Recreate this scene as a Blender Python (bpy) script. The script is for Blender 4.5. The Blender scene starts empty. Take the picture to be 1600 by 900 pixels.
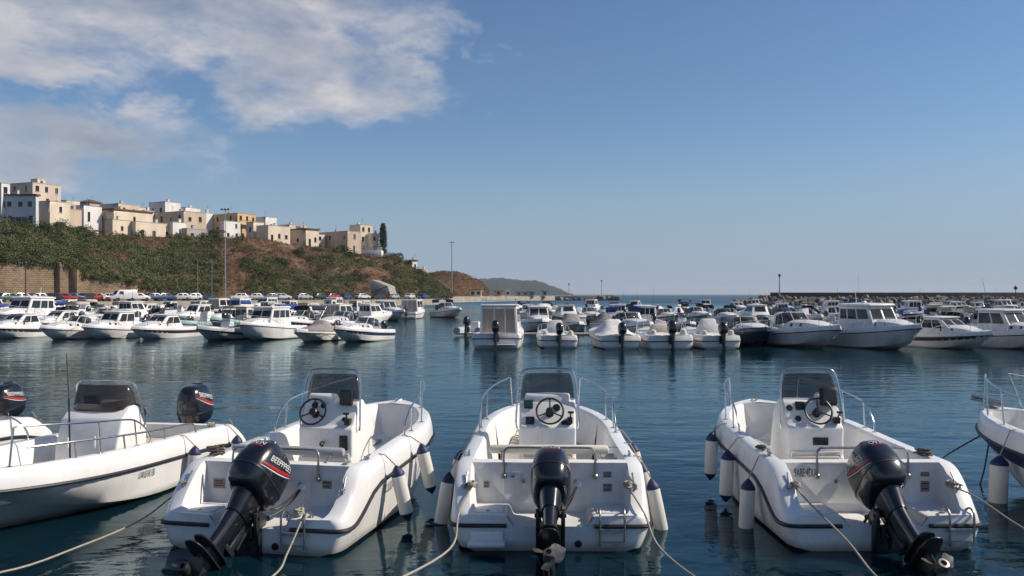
import bpy, bmesh, math, random
import numpy as np
from mathutils import Vector, Matrix, noise
R = math.radians
random.seed(7)
rng = np.random.default_rng(11)
scene = bpy.context.scene
COL = scene.collection

# ------------------------------------------------------------------ camera
F = 1400.0                     # focal length in pixels of a 1600 px wide picture
CAM_H = 2.75                   # eye height above the water
HOR = 460.0                    # row of the horizon
cam_d = bpy.data.cameras.new('camera'); cam = bpy.data.objects.new('camera', cam_d); COL.objects.link(cam)
cam.location = (0, 0, CAM_H); cam.rotation_euler = (R(90), 0, 0)
cam_d.sensor_width = 36; cam_d.lens = 36 * F / 1600; cam_d.shift_y = 10 / 1600
cam_d.clip_start = 0.1; cam_d.clip_end = 40000
scene.camera = cam

# ------------------------------------------------------------------ sky and sun
SUN_EL, SUN_ROT = R(39), R(87)          # rotation clockwise from +Y
sdir = Vector((math.sin(SUN_ROT) * math.cos(SUN_EL), math.cos(SUN_ROT) * math.cos(SUN_EL), math.sin(SUN_EL)))
sun_d = bpy.data.lights.new('sun', 'SUN'); sun_d.energy = 4.2; sun_d.angle = R(0.53); sun_d.color = (1.0, 0.89, 0.76)
sun = bpy.data.objects.new('sun', sun_d); COL.objects.link(sun)
sun.rotation_euler = sdir.to_track_quat('Z', 'Y').to_euler(); sun.location = (40, 20, 40)
world = bpy.data.worlds.new('World'); scene.world = world; world.use_nodes = True
SKY_STRENGTH = 0.090
HAZE_COL = (0.275, 0.360, 0.475)
SKY_TINT = (0.66, 0.80, 0.95)
def build_world():
    nt = world.node_tree; N = nt.nodes; L = nt.links; N.clear()
    def nd(t, **k):
        n = N.new(t)
        for a, b in k.items(): setattr(n, a, b)
        return n
    def math_(op, a, b=None, c=None):
        n = nd('ShaderNodeMath', operation=op)
        for i, v in enumerate((a, b, c)):
            if v is None: continue
            if isinstance(v, (int, float)): n.inputs[i].default_value = v
            else: L.new(v, n.inputs[i])
        return n.outputs[0]
    sky = nd('ShaderNodeTexSky', sky_type='NISHITA', sun_disc=False, sun_elevation=SUN_EL, sun_rotation=SUN_ROT)
    sky.altitude = 0; sky.air_density = 1.0; sky.dust_density = 0.6; sky.ozone_density = 2.2
    tc = nd('ShaderNodeTexCoord'); sep = nd('ShaderNodeSeparateXYZ'); L.new(tc.outputs['Generated'], sep.inputs[0])
    u = math_('ARCTAN2', sep.outputs['X'], sep.outputs['Y']); v = math_('ARCSINE', sep.outputs['Z'])     # azimuth and elevation
    comb = tc
    def fbm(offset, scale, detail, rough, stretch=(1, 1, 1)):
        mp = nd('ShaderNodeMapping'); mp.inputs['Location'].default_value = offset; mp.inputs['Scale'].default_value = stretch
        L.new(tc.outputs['Generated'], mp.inputs[0])
        n = nd('ShaderNodeTexNoise'); n.inputs['Scale'].default_value = scale; n.inputs['Detail'].default_value = detail
        n.inputs['Roughness'].default_value = rough; n.inputs['Distortion'].default_value = 0.25
        L.new(mp.outputs[0], n.inputs['Vector']); return n.outputs['Fac']
    def blob(cx, cy, rx, ry, rot=0.0, peak=1.0):
        c, s = math.cos(rot), math.sin(rot)
        dx = math_('SUBTRACT', u, cx); dy = math_('SUBTRACT', v, cy)
        a = math_('ADD', math_('MULTIPLY', dx, c / rx), math_('MULTIPLY', dy, s / rx))
        b = math_('ADD', math_('MULTIPLY', dx, -s / ry), math_('MULTIPLY', dy, c / ry))
        q = math_('ADD', math_('MULTIPLY', a, a), math_('MULTIPLY', b, b))
        return math_('SUBTRACT', peak, q)
    blobs = CLOUD_BLOBS
    w1 = fbm((7.3, 2.2, 0.9), 7.0, 5, 0.6, (1, 1, 2)); w2 = fbm((2.3, 8.2, 1.9), 9.0, 5, 0.6, (1, 1, 2))      # ragged outlines
    u = math_('MULTIPLY_ADD', math_('SUBTRACT', w1, 0.5), 0.30, u); v = math_('MULTIPLY_ADD', math_('SUBTRACT', w2, 0.5), 0.12, v)
    m = None
    for bl in blobs:
        o = math_('MAXIMUM', blob(*bl), -2.2)
        m = o if m is None else math_('MAXIMUM', m, o)
    ST = (1.0, 1.0, 2.3)
    base = fbm((3.1, 1.7, 0.35), 5.2, 10, 0.60, ST)
    fine = fbm((1.3, 4.7, 0.2), 16.0, 8, 0.62, ST)
    nz = math_('ADD', math_('MULTIPLY', math_('SUBTRACT', base, 0.5), 2.4), math_('MULTIPLY', math_('SUBTRACT', fine, 0.5), 1.0))
    dens = math_('ADD', nz, math_('MULTIPLY', m, 1.05))
    mr = nd('ShaderNodeMapRange', interpolation_type='SMOOTHSTEP'); L.new(dens, mr.inputs[0])
    mr.inputs[1].default_value = -0.30; mr.inputs[2].default_value = 1.15
    alpha = math_('MULTIPLY', mr.outputs[0], 0.88)
    # lit side: compare the density with that towards the sun (right and up)
    base2 = fbm((3.1 + 0.045, 1.7 - 0.02, 0.35 + 0.075), 5.2, 6, 0.55, ST)
    lit = math_('MULTIPLY_ADD', math_('SUBTRACT', base, base2), 2.3, 0.50)
    lit = math_('ADD', lit, math_('MULTIPLY', math_('SUBTRACT', fine, 0.5), 0.7))
    thin = nd('ShaderNodeMapRange'); L.new(dens, thin.inputs[0]); thin.inputs[1].default_value = 0.2; thin.inputs[2].default_value = 1.5
    thin.inputs[3].default_value = 0.22; thin.inputs[4].default_value = -0.26
    lit = math_('ADD', lit, thin.outputs[0])
    ramp = nd('ShaderNodeValToRGB'); L.new(lit, ramp.inputs[0])
    ramp.color_ramp.elements[0].position = 0.0; ramp.color_ramp.elements[0].color = (0.25, 0.28, 0.35, 1)
    ramp.color_ramp.elements[1].position = 1.0; ramp.color_ramp.elements[1].color = (0.68, 0.63, 0.61, 1)
    e = ramp.color_ramp.elements.new(0.5); e.color = (0.40, 0.41, 0.46, 1)
    # pale sea haze low over the whole horizon
    hz = nd('ShaderNodeMapRange', interpolation_type='SMOOTHERSTEP'); L.new(sep.outputs['Z'], hz.inputs[0]); hz.inputs[1].default_value = -0.02; hz.inputs[2].default_value = 0.21
    hz.inputs[3].default_value = 0.93; hz.inputs[4].default_value = 0.0
    mh = nd('ShaderNodeMixRGB'); L.new(hz.outputs[0], mh.inputs[0]); tn = nd('ShaderNodeMixRGB', blend_type='MULTIPLY'); tn.inputs[0].default_value = 1.0; L.new(sky.outputs[0], tn.inputs[1]); tn.inputs[2].default_value = SKY_TINT + (1,); L.new(tn.outputs[0], mh.inputs[1]); mh.inputs[2].default_value = tuple(c / SKY_STRENGTH for c in HAZE_COL) + (1,)
    bg1 = nd('ShaderNodeBackground'); L.new(mh.outputs[0], bg1.inputs[0]); bg1.inputs[1].default_value = SKY_STRENGTH
    bg2 = nd('ShaderNodeBackground'); L.new(ramp.outputs[0], bg2.inputs[0]); bg2.inputs[1].default_value = 1.0
    mix = nd('ShaderNodeMixShader'); L.new(alpha, mix.inputs[0]); L.new(bg1.outputs[0], mix.inputs[1]); L.new(bg2.outputs[0], mix.inputs[2])
    out = nd('ShaderNodeOutputWorld'); L.new(mix.outputs[0], out.inputs[0])
# azimuth, elevation, radii, turn
CLOUD_BLOBS = [(-.40, .325, .33, .10, 0.0), (-.235, .245, .165, .058, -.16), (-.50, .150, .18, .048, 0.0), (-.335, .172, .06, .03, 0.0, .25), (-.52, .245, .10, .035, 0.0),
               (-.09, .305, .09, .03, -.3, .25), (-.02, .268, .06, .016, -.4, .1), (.19, .044, .05, .006, 0.0, .0), (-.15, .70, .5, .12, 0.1),
               (-1.1, .30, .35, .10, .1), (-1.7, .45, .4, .15, 0), (2.6, .25, .4, .08, 0), (-2.4, .3, .4, .1, 0), (1.9, .5, .4, .1, .2)]
build_world()
vs = scene.view_settings
vs.view_transform = 'Standard'; vs.look = 'None'; vs.gamma = 1.0; vs.use_curve_mapping = False; vs.exposure = 0.22
scene.cycles.use_denoising = True
scene.cycles.max_bounces = 8; scene.cycles.diffuse_bounces = 3; scene.cycles.glossy_bounces = 4
scene.cycles.transmission_bounces = 4; scene.cycles.transparent_max_bounces = 8
scene.cycles.caustics_reflective = False; scene.cycles.caustics_refractive = False

# ------------------------------------------------------------------ materials
MATS = {}
def material(name, col, rough=0.5, metal=0.0, var=0.12, vscale=6.0, bump=0.0, bscale=40.0, coat=0.0, col2=None, spec=0.5, stain=None, streak=False, grime=0.0):
    """Principled material whose colour wanders a little with noise; stain = (colour, z0, z1) is a tide mark in object space."""
    m = bpy.data.materials.new(name); m.use_nodes = True; nt = m.node_tree; N = nt.nodes; L = nt.links
    b = N['Principled BSDF']
    b.inputs['Roughness'].default_value = rough; b.inputs['Metallic'].default_value = metal
    b.inputs['Coat Weight'].default_value = coat; b.inputs['Coat Roughness'].default_value = 0.08
    b.inputs['Specular IOR Level'].default_value = spec
    tc = N.new('ShaderNodeTexCoord'); n = N.new('ShaderNodeTexNoise'); n.inputs['Scale'].default_value = vscale; n.inputs['Detail'].default_value = 6
    n.inputs['Roughness'].default_value = 0.65
    if streak:
        mp = N.new('ShaderNodeMapping'); mp.inputs['Scale'].default_value = (1, 1, 0.18); L.new(tc.outputs['Object'], mp.inputs[0]); L.new(mp.outputs[0], n.inputs['Vector'])
    else: L.new(tc.outputs['Object'], n.inputs['Vector'])
    r = N.new('ShaderNodeValToRGB'); r.color_ramp.elements[0].position = 0.32; r.color_ramp.elements[1].position = 0.68
    c2 = col2 or tuple(c * (1 - var) for c in col)
    c1 = col if col2 else tuple(min(1, c * (1 + var * 0.4)) for c in col)
    r.color_ramp.elements[0].color = (*c2, 1); r.color_ramp.elements[1].color = (*c1, 1)
    L.new(n.outputs['Fac'], r.inputs[0]); out = r.outputs[0]
    if stain:
        sc, z0, z1 = stain
        s = N.new('ShaderNodeSeparateXYZ'); L.new(tc.outputs['Object'], s.inputs[0])
        ad = N.new('ShaderNodeMath'); ad.operation = 'MULTIPLY_ADD'; L.new(n.outputs['Fac'], ad.inputs[0]); ad.inputs[1].default_value = -0.10; L.new(s.outputs['Z'], ad.inputs[2])
        mr = N.new('ShaderNodeMapRange'); L.new(ad.outputs[0], mr.inputs[0]); mr.inputs[1].default_value = z0 - 0.05; mr.inputs[2].default_value = z1 - 0.05
        mr.inputs[3].default_value = 0.85; mr.inputs[4].default_value = 0.0
        mx = N.new('ShaderNodeMixRGB'); L.new(mr.outputs[0], mx.inputs[0]); L.new(out, mx.inputs[1]); mx.inputs[2].default_value = (*sc, 1); out = mx.outputs[0]
    if grime:      # scuffs and runs with an outline of their own
        mp2 = N.new('ShaderNodeMapping'); mp2.inputs['Scale'].default_value = (5, 5, 1.6); L.new(tc.outputs['Object'], mp2.inputs[0])
        g = N.new('ShaderNodeTexNoise'); g.inputs['Scale'].default_value = 2.4; g.inputs['Detail'].default_value = 10; g.inputs['Roughness'].default_value = .78; L.new(mp2.outputs[0], g.inputs['Vector'])
        gm = N.new('ShaderNodeMapRange'); L.new(g.outputs['Fac'], gm.inputs[0]); gm.inputs[1].default_value = .55; gm.inputs[2].default_value = .78; gm.inputs[4].default_value = grime
        mg = N.new('ShaderNodeMixRGB'); L.new(gm.outputs[0], mg.inputs[0]); L.new(out, mg.inputs[1]); mg.inputs[2].default_value = (.30, .25, .18, 1); out = mg.outputs[0]
        gr = N.new('ShaderNodeMapRange'); L.new(g.outputs['Fac'], gr.inputs[0]); gr.inputs[1].default_value = .35; gr.inputs[2].default_value = .75; gr.inputs[3].default_value = rough * .8; gr.inputs[4].default_value = min(1, rough * 2); L.new(gr.outputs[0], b.inputs['Roughness'])
    L.new(out, b.inputs['Base Color'])
    if bump:
        n2 = N.new('ShaderNodeTexNoise'); n2.inputs['Scale'].default_value = bscale; n2.inputs['Detail'].default_value = 5; L.new(tc.outputs['Object'], n2.inputs['Vector'])
        bp = N.new('ShaderNodeBump'); bp.inputs['Strength'].default_value = 0.6; bp.inputs['Distance'].default_value = bump
        L.new(n2.outputs['Fac'], bp.inputs['Height']); L.new(bp.outputs[0], b.inputs['Normal'])
    MATS[name] = m; return m
def tinted(name, col, alpha, rough=0.03):
    m = bpy.data.materials.new(name); m.use_nodes = True; nt = m.node_tree; N = nt.nodes; L = nt.links
    b = N['Principled BSDF']; b.inputs['Base Color'].default_value = (*col, 1); b.inputs['Roughness'].default_value = rough
    n = N.new('ShaderNodeTexNoise'); n.inputs['Scale'].default_value = 9; n.inputs['Detail'].default_value = 6
    mr = N.new('ShaderNodeMapRange'); L.new(n.outputs['Fac'], mr.inputs[0]); mr.inputs[3].default_value = rough; mr.inputs[4].default_value = rough + 0.18; L.new(mr.outputs[0], b.inputs['Roughness'])
    t = N.new('ShaderNodeBsdfTransparent'); t.inputs[0].default_value = (0.75, 0.78, 0.82, 1)
    mx = N.new('ShaderNodeMixShader'); mx.inputs[0].default_value = alpha
    L.new(t.outputs[0], mx.inputs[1]); L.new(b.outputs[0], mx.inputs[2]); L.new(mx.outputs[0], N['Material Output'].inputs[0])
    MATS[name] = m; return m
G = dict
material('gelcoat', (0.81, 0.805, 0.785), 0.28, var=0.10, vscale=2.2, coat=0.3, stain=((0.13, 0.12, 0.06), 0.0, 0.12), streak=True, grime=.34)
material('gelcoat_inside', (0.80, 0.785, 0.75), 0.42, var=0.13, vscale=3.5, bump=0.0008, bscale=120, grime=.36)
material('gelcoat_cream', (0.74, 0.68, 0.56), 0.45, var=0.12, vscale=3)
material('dark_rubber', (0.018, 0.019, 0.026), 0.5, var=0.3, vscale=9)
material('navy', (0.016, 0.030, 0.085), 0.35, var=0.25, vscale=4, coat=0.2)
material('navy_cap', (0.012, 0.022, 0.085), 0.55, var=0.3, vscale=12)
material('steel', (0.62, 0.61, 0.60), 0.2, metal=1.0, var=0.18, vscale=14)
material('steel_dull', (0.42, 0.41, 0.40), 0.38, metal=1.0, var=0.35, vscale=18, bump=0.001)
material('engine_black', (0.009, 0.010, 0.014), 0.24, var=0.35, vscale=5, coat=0.6, bump=0.0004, bscale=200)
material('engine_grey', (0.022, 0.023, 0.027), 0.33, var=0.4, vscale=9, bump=0.0012, bscale=60)
material('worn_metal', (0.36, 0.33, 0.30), 0.42, metal=0.8, var=0.4, vscale=22, col2=(0.10, 0.085, 0.075), bump=0.002)
material('decal_red', (0.42, 0.02, 0.02), 0.35, var=0.2)
material('decal_white', (0.72, 0.72, 0.72), 0.4, var=0.15, vscale=30)
material('decal_dark', (0.06, 0.06, 0.07), 0.5, var=0.3, vscale=30)
material('sticker', (0.24, 0.11, 0.08), 0.55, var=0.5, vscale=50, col2=(0.40, 0.36, 0.31))
material('sticker_text', (0.035, 0.03, 0.03), 0.5)
material('black_plastic', (0.015, 0.015, 0.017), 0.42, var=0.3, vscale=10)
material('gauge_glass', (0.02, 0.03, 0.035), 0.08, var=0.5, vscale=20)
material('green_screen', (0.02, 0.07, 0.055), 0.15, var=0.4, vscale=30)
material('vinyl', (0.36, 0.36, 0.375), 0.6, var=0.14, vscale=7, bump=0.0015, bscale=50)
material('vinyl_cream', (0.64, 0.57, 0.46), 0.6, var=0.12, vscale=6)
material('fender_white', (0.70, 0.68, 0.63), 0.5, var=0.18, vscale=6, streak=True, bump=0.001, grime=.7)
material('rope', (0.40, 0.36, 0.29), 0.9, var=0.3, vscale=40, bump=0.004, bscale=70)
material('rope_dark', (0.10, 0.085, 0.07), 0.9, var=0.3, vscale=40)
material('teak', (0.22, 0.13, 0.075), 0.6, var=0.35, vscale=9, streak=True)
material('tarp_cream', (0.56, 0.50, 0.42), 0.8, var=0.2, vscale=2.5, bump=0.02, bscale=3)
material('tarp_grey', (0.28, 0.265, 0.25), 0.8, var=0.25, vscale=2.5, bump=0.02, bscale=3)
material('tarp_white', (0.70, 0.68, 0.66), 0.8, var=0.15, vscale=2.5, bump=0.03, bscale=3)
material('tarp_blue', (0.012, 0.055, 0.28), 0.75, var=0.3, vscale=2.5, bump=0.02, bscale=3)
material('tarp_navy', (0.012, 0.022, 0.06), 0.8, var=0.3, vscale=2.5, bump=0.02, bscale=3)
material('hull_white', (0.76, 0.745, 0.72), 0.3, var=0.2, vscale=1.2, coat=0.2, stain=((0.16, 0.17, 0.12), 0.03, 0.16), streak=True, grime=.6)
material('hull_ivory', (0.68, 0.63, 0.53), 0.35, var=0.2, vscale=1.2, coat=0.2, stain=((0.14, 0.15, 0.10), 0.03, 0.16), streak=True, grime=.6)
material('hull_grey', (0.44, 0.47, 0.49), 0.35, var=0.15, vscale=1.2, coat=0.2, stain=((0.10, 0.12, 0.10), 0.03, 0.16), streak=True, grime=.6)
material('hull_teal', (0.30, 0.47, 0.47), 0.4, var=0.15, vscale=1.2, stain=((0.10, 0.12, 0.10), 0.03, 0.16), streak=True, grime=.6)
material('hull_navy', (0.014, 0.026, 0.06), 0.25, var=0.2, vscale=1.2, coat=0.3)
material('hull_wood', (0.15, 0.075, 0.04), 0.5, var=0.3, vscale=3)
material('boat_glass', (0.030, 0.034, 0.038), 0.06, var=0.6, vscale=1.5)
material('boat_glass_blue', (0.035, 0.06, 0.085), 0.06, var=0.5, vscale=1.5)
material('curtain', (0.40, 0.33, 0.27), 0.8, var=0.25, vscale=5, streak=True)
material('orange', (0.60, 0.10, 0.03), 0.6, var=0.2)
material('concrete', (0.36, 0.33, 0.28), 0.85, var=0.3, vscale=0.5, bump=0.02, bscale=2)
material('quay_stone', (0.40, 0.36, 0.29), 0.85, var=0.35, vscale=0.35, bump=0.05, bscale=1.5)
material('asphalt', (0.065, 0.062, 0.058), 0.9, var=0.3, vscale=0.4)
material('boulder_pale', (0.25, 0.22, 0.185), 0.9, var=0.35, vscale=1.0, bump=0.08, bscale=2)
material('boulder_grey', (0.12, 0.115, 0.11), 0.9, var=0.4, vscale=1.0, bump=0.08, bscale=2)
material('sea_wall', (0.085, 0.075, 0.068), 0.9, var=0.3, vscale=0.3, bump=0.05, bscale=1)
material('galvanised', (0.42, 0.42, 0.42), 0.45, metal=0.6, var=0.2, vscale=2)
material('dark_pole', (0.05, 0.05, 0.055), 0.6, var=0.2)
tinted('smoked_screen', (0.105, 0.108, 0.115), 0.48)
tinted('brown_screen', (0.065, 0.045, 0.036), 0.55)

# ------------------------------------------------------------------ mesh building
class MB:
    def __init__(s): s.v = []; s.f = []; s.m = []
    def add(s, vs, fs, mi=0, M=None):
        o = len(s.v)
        s.v += [tuple(M @ Vector(p)) for p in vs] if M is not None else [tuple(p) for p in vs]
        s.f += [tuple(i + o for i in f) for f in fs]; s.m += [mi] * len(fs); return s
    def box(s, c, d, mi=0, M=None):
        x, y, z = c; a, b, e = d[0] / 2, d[1] / 2, d[2] / 2
        v = [(x + i * a, y + j * b, z + k * e) for k in (-1, 1) for j in (-1, 1) for i in (-1, 1)]
        return s.add(v, [(0, 2, 3, 1), (4, 5, 7, 6), (0, 1, 5, 4), (2, 6, 7, 3), (0, 4, 6, 2), (1, 3, 7, 5)], mi, M)
    def loft(s, rings, wrap=True, cap0=False, cap1=False, mi=0, M=None):
        n = len(rings[0]); v = [p for r in rings for p in r]; f = []
        for j in range(len(rings) - 1):
            for i in range(n if wrap else n - 1):
                k = (i + 1) % n; f.append((j * n + i, j * n + k, (j + 1) * n + k, (j + 1) * n + i))
        if cap0: f.append(tuple(range(n - 1, -1, -1)))
        if cap1: f.append(tuple((len(rings) - 1) * n + i for i in range(n)))
        return s.add(v, f, mi, M)
    def tube(s, pts, r, n=8, mi=0, M=None, r1=None, cap=True):
        P = [Vector(p) for p in pts]; rings = []; up = None
        for i, p in enumerate(P):
            t = (P[min(i + 1, len(P) - 1)] - P[max(i - 1, 0)])
            t = t.normalized() if t.length > 1e-9 else Vector((0, 0, 1))
            if up is None:
                up = Vector((0, 0, 1)) if abs(t.z) < 0.9 else Vector((1, 0, 0))
            a = t.cross(up); a = a.normalized() if a.length > 1e-6 else Vector((1, 0, 0)); up = a.cross(t)
            rr = r if r1 is None else r + (r1 - r) * i / max(1, len(P) - 1)
            rings.append([p + (a * math.cos(k * 2 * math.pi / n) + up * math.sin(k * 2 * math.pi / n)) * rr for k in range(n)])
        return s.loft(rings, True, cap, cap, mi, M)
    def lathe(s, prof, n=16, mi=0, M=None):
        rings = [[(max(r, 1e-4) * math.cos(k * 2 * math.pi / n), max(r, 1e-4) * math.sin(k * 2 * math.pi / n), z) for k in range(n)] for r, z in prof]
        return s.loft(rings, True, True, True, mi, M)
    def prism(s, poly, x0, x1, mi=0, M=None):
        """poly in (y, z), pushed along x"""
        n = len(poly); v = [(x0, *p) for p in poly] + [(x1, *p) for p in poly]
        f = [tuple(range(n - 1, -1, -1)), tuple(range(n, 2 * n))] + [(i, (i + 1) % n, n + (i + 1) % n, n + i) for i in range(n)]
        return s.add(v, f, mi, M)
    def mesh(s, name, mats, bevel=0.0, seg=2, angle=35, merge=True):
        bm = bmesh.new(); vs = [bm.verts.new(p) for p in s.v]
        for f, mi in zip(s.f, s.m):
            if len(set(f)) < 3: continue
            try: fc = bm.faces.new([vs[i] for i in f]); fc.material_index = mi
            except ValueError: pass
        if merge:
            bmesh.ops.remove_doubles(bm, verts=bm.verts, dist=2e-4)
            bmesh.ops.dissolve_degenerate(bm, edges=bm.edges, dist=1e-4)
        bmesh.ops.recalc_face_normals(bm, faces=bm.faces)
        if bevel:
            ed = [e for e in bm.edges if len(e.link_faces) == 2 and e.calc_face_angle(0) > R(28)]
            if ed: bmesh.ops.bevel(bm, geom=ed, offset=bevel, segments=seg, profile=0.5, affect='EDGES', clamp_overlap=True)
        me = bpy.data.meshes.new(name); bm.to_mesh(me); bm.free()
        for m in (mats if isinstance(mats, (list, tuple)) else [mats]): me.materials.append(MATS[m] if isinstance(m, str) else m)
        me.polygons.foreach_set('use_smooth', [True] * len(me.polygons))
        me.set_sharp_from_angle(angle=R(angle)); return me
    def build(s, name, mats, parent=None, **k):
        return link(name, s.mesh(name, mats, **k), parent)
def link(name, data, parent=None, M=None):
    o = bpy.data.objects.new(name, data); COL.objects.link(o)
    if parent is not None: o.parent = parent
    if M is not None: o.matrix_local = M
    return o
def tag(o, label=None, cat=None, group=None, kind=None):
    if label: o['label'] = label
    if cat: o['category'] = cat
    if group: o['group'] = group
    if kind: o['kind'] = kind
    return o
def empty(name, loc=(0, 0, 0), rz=0.0):
    e = bpy.data.objects.new(name, None); COL.objects.link(e); e.location = loc; e.rotation_euler = (0, 0, rz); e.empty_display_size = 0.2; return e
KIDS = {}
def copy_tree(o, parent=None, skip=()):
    c = o.copy(); COL.objects.link(c)
    c.parent = parent
    for ch in KIDS.get(o.name, ()):
        if ch.name.split('.')[0] not in skip: copy_tree(ch, c, skip)
    return c
def se_ring(cx, cy, z, hx, hy, n=24, e=2.6):
    out = []
    for k in range(n):
        a = k * 2 * math.pi / n; c, s = math.cos(a), math.sin(a)
        out.append((cx + hx * math.copysign(abs(c) ** (2 / e), c), cy + hy * math.copysign(abs(s) ** (2 / e), s), z))
    return out
def sm(t):
    t = max(0.0, min(1.0, t)); return t * t * (3 - 2 * t)
def lerp(a, b, t): return a + (b - a) * t
def spline(pts, n=6):
    """Catmull-Rom through the points"""
    P = [Vector(p) for p in pts]; P = [P[0] * 2 - P[1]] + P + [P[-1] * 2 - P[-2]]; out = []
    for i in range(1, len(P) - 2):
        for k in range(n):
            t = k / n; a, b, c, d = P[i - 1], P[i], P[i + 1], P[i + 2]
            out.append(0.5 * ((2 * b) + (c - a) * t + (2 * a - 5 * b + 4 * c - d) * t * t + (3 * b - a - 3 * c + d) * t ** 3))
    return out + [P[-2]]
def text_mesh(body, size, extrude=0.0):
    cu = bpy.data.curves.new('lettering', 'FONT'); cu.body = body; cu.size = size; cu.align_x = 'CENTER'; cu.align_y = 'CENTER'; cu.extrude = extrude; cu.resolution_u = 3
    o = bpy.data.objects.new('lettering', cu); COL.objects.link(o)
    dg = bpy.context.evaluated_depsgraph_get(); me = bpy.data.meshes.new_from_object(o.evaluated_get(dg))
    bpy.data.objects.remove(o); bpy.data.curves.remove(cu); me.name = 'lettering'; return me
def text_on(body, size, fn, mat, parent, name='lettering', squeeze=1.0):
    """lettering laid on a surface: fn(u, v) -> point"""
    me = text_mesh(body, size)
    for v in me.vertices: v.co = Vector(fn(v.co.x * squeeze, v.co.y))
    me.materials.clear(); me.materials.append(MATS[mat]); return link(name, me, parent)
def place(px, py):
    """point of the water under a picture position"""
    d = CAM_H * F / (py - HOR); return ((px - 800) / F * d, d)
def at(px, d): return (px - 800) / F * d
def zat(py, d): return CAM_H + (HOR - py) * d / F

# ------------------------------------------------------------------ water
def build_water():
    m = bpy.data.materials.new('harbour_water'); m.use_nodes = True; nt = m.node_tree; N = nt.nodes; L = nt.links
    b = N['Principled BSDF']
    tc = N.new('ShaderNodeTexCoord')
    n0 = N.new('ShaderNodeTexNoise'); n0.inputs['Scale'].default_value = 0.02; n0.inputs['Detail'].default_value = 4; L.new(tc.outputs['Object'], n0.inputs['Vector'])
    rp = N.new('ShaderNodeValToRGB'); rp.color_ramp.elements[0].color = (0.0018, 0.012, 0.020, 1); rp.color_ramp.elements[1].color = (0.003, 0.019, 0.028, 1)
    L.new(n0.outputs['Fac'], rp.inputs[0])
    prev = None
    sp = N.new('ShaderNodeSeparateXYZ'); L.new(tc.outputs['Object'], sp.inputs[0])
    sea = N.new('ShaderNodeMapRange'); L.new(sp.outputs['Y'], sea.inputs[0]); sea.inputs[1].default_value = 170; sea.inputs[2].default_value = 300; sea.inputs[3].default_value = 1.0; sea.inputs[4].default_value = 3.0
    pn = N.new('ShaderNodeTexNoise'); pn.inputs['Scale'].default_value = 0.045; pn.inputs['Detail'].default_value = 3; L.new(tc.outputs['Object'], pn.inputs['Vector'])
    pr = N.new('ShaderNodeMapRange'); L.new(pn.outputs['Fac'], pr.inputs[0]); pr.inputs[1].default_value = .38; pr.inputs[2].default_value = .62; pr.inputs[3].default_value = .45; pr.inputs[4].default_value = 1.25
    pm = N.new('ShaderNodeMath'); pm.operation = 'MULTIPLY'; L.new(pr.outputs[0], pm.inputs[0]); L.new(sea.outputs[0], pm.inputs[1])
    for sx, sy, scale, det, dist, off in ((0.55, 1.0, 0.55, 2, 0.045, 0), (0.45, 1.15, 1.9, 3, 0.022, 5), (0.8, 1.0, 6.0, 3, 0.0060, 9)):
        mp = N.new('ShaderNodeMapping'); mp.inputs['Scale'].default_value = (sx, sy, 1); mp.inputs['Location'].default_value = (off, off * 2, off)
        mp.inputs['Rotation'].default_value = (0, 0, R(-12)); L.new(tc.outputs['Object'], mp.inputs[0])
        n = N.new('ShaderNodeTexNoise'); n.inputs['Scale'].default_value = scale; n.inputs['Detail'].default_value = det; n.inputs['Distortion'].default_value = 0.4; L.new(mp.outputs[0], n.inputs['Vector'])
        bp = N.new('ShaderNodeBump'); bp.inputs['Distance'].default_value = dist; bp.inputs['Strength'].default_value = 1.0
        ml = N.new('ShaderNodeMath'); ml.operation = 'MULTIPLY'; L.new(n.outputs['Fac'], ml.inputs[0]); L.new(pm.outputs[0], ml.inputs[1]); L.new(ml.outputs[0], bp.inputs['Height'])
        if prev: L.new(prev, bp.inputs['Normal'])
        prev = bp.outputs[0]
    # body colour below, mirror above; ruffled open sea beyond the moles is rougher
    df = N.new('ShaderNodeBsdfDiffuse'); sc_ = N.new('ShaderNodeMixRGB'); so_ = N.new('ShaderNodeMapRange'); L.new(sp.outputs['Y'], so_.inputs[0]); so_.inputs[1].default_value = 170; so_.inputs[2].default_value = 300; L.new(so_.outputs[0], sc_.inputs[0]); L.new(rp.outputs[0], sc_.inputs[1]); sc_.inputs[2].default_value = (.010, .055, .105, 1); L.new(sc_.outputs[0], df.inputs['Color']); gl = N.new('ShaderNodeBsdfGlossy'); gl.inputs['Color'].default_value = (.80, .96, 1, 1); L.new(prev, gl.inputs['Normal'])
    rg = N.new('ShaderNodeMapRange'); L.new(sp.outputs['Y'], rg.inputs[0]); rg.inputs[1].default_value = 170; rg.inputs[2].default_value = 300; rg.inputs[3].default_value = .05; rg.inputs[4].default_value = .52; L.new(rg.outputs[0], gl.inputs['Roughness'])
    fr = N.new('ShaderNodeFresnel'); fr.inputs['IOR'].default_value = 1.333; L.new(prev, fr.inputs['Normal'])
    fs = N.new('ShaderNodeMapRange'); L.new(sp.outputs['Y'], fs.inputs[0]); fs.inputs[1].default_value = 170; fs.inputs[2].default_value = 300; fs.inputs[3].default_value = .87; fs.inputs[4].default_value = .22
    fm = N.new('ShaderNodeMath'); fm.operation = 'MULTIPLY'; L.new(fr.outputs[0], fm.inputs[0]); L.new(fs.outputs[0], fm.inputs[1])
    ms = N.new('ShaderNodeMixShader'); L.new(fm.outputs[0], ms.inputs[0]); L.new(df.outputs[0], ms.inputs[1]); L.new(gl.outputs[0], ms.inputs[2]); L.new(ms.outputs[0], N['Material Output'].inputs[0]); N.remove(b)
    MATS['water'] = m
    S = 14000
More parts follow.
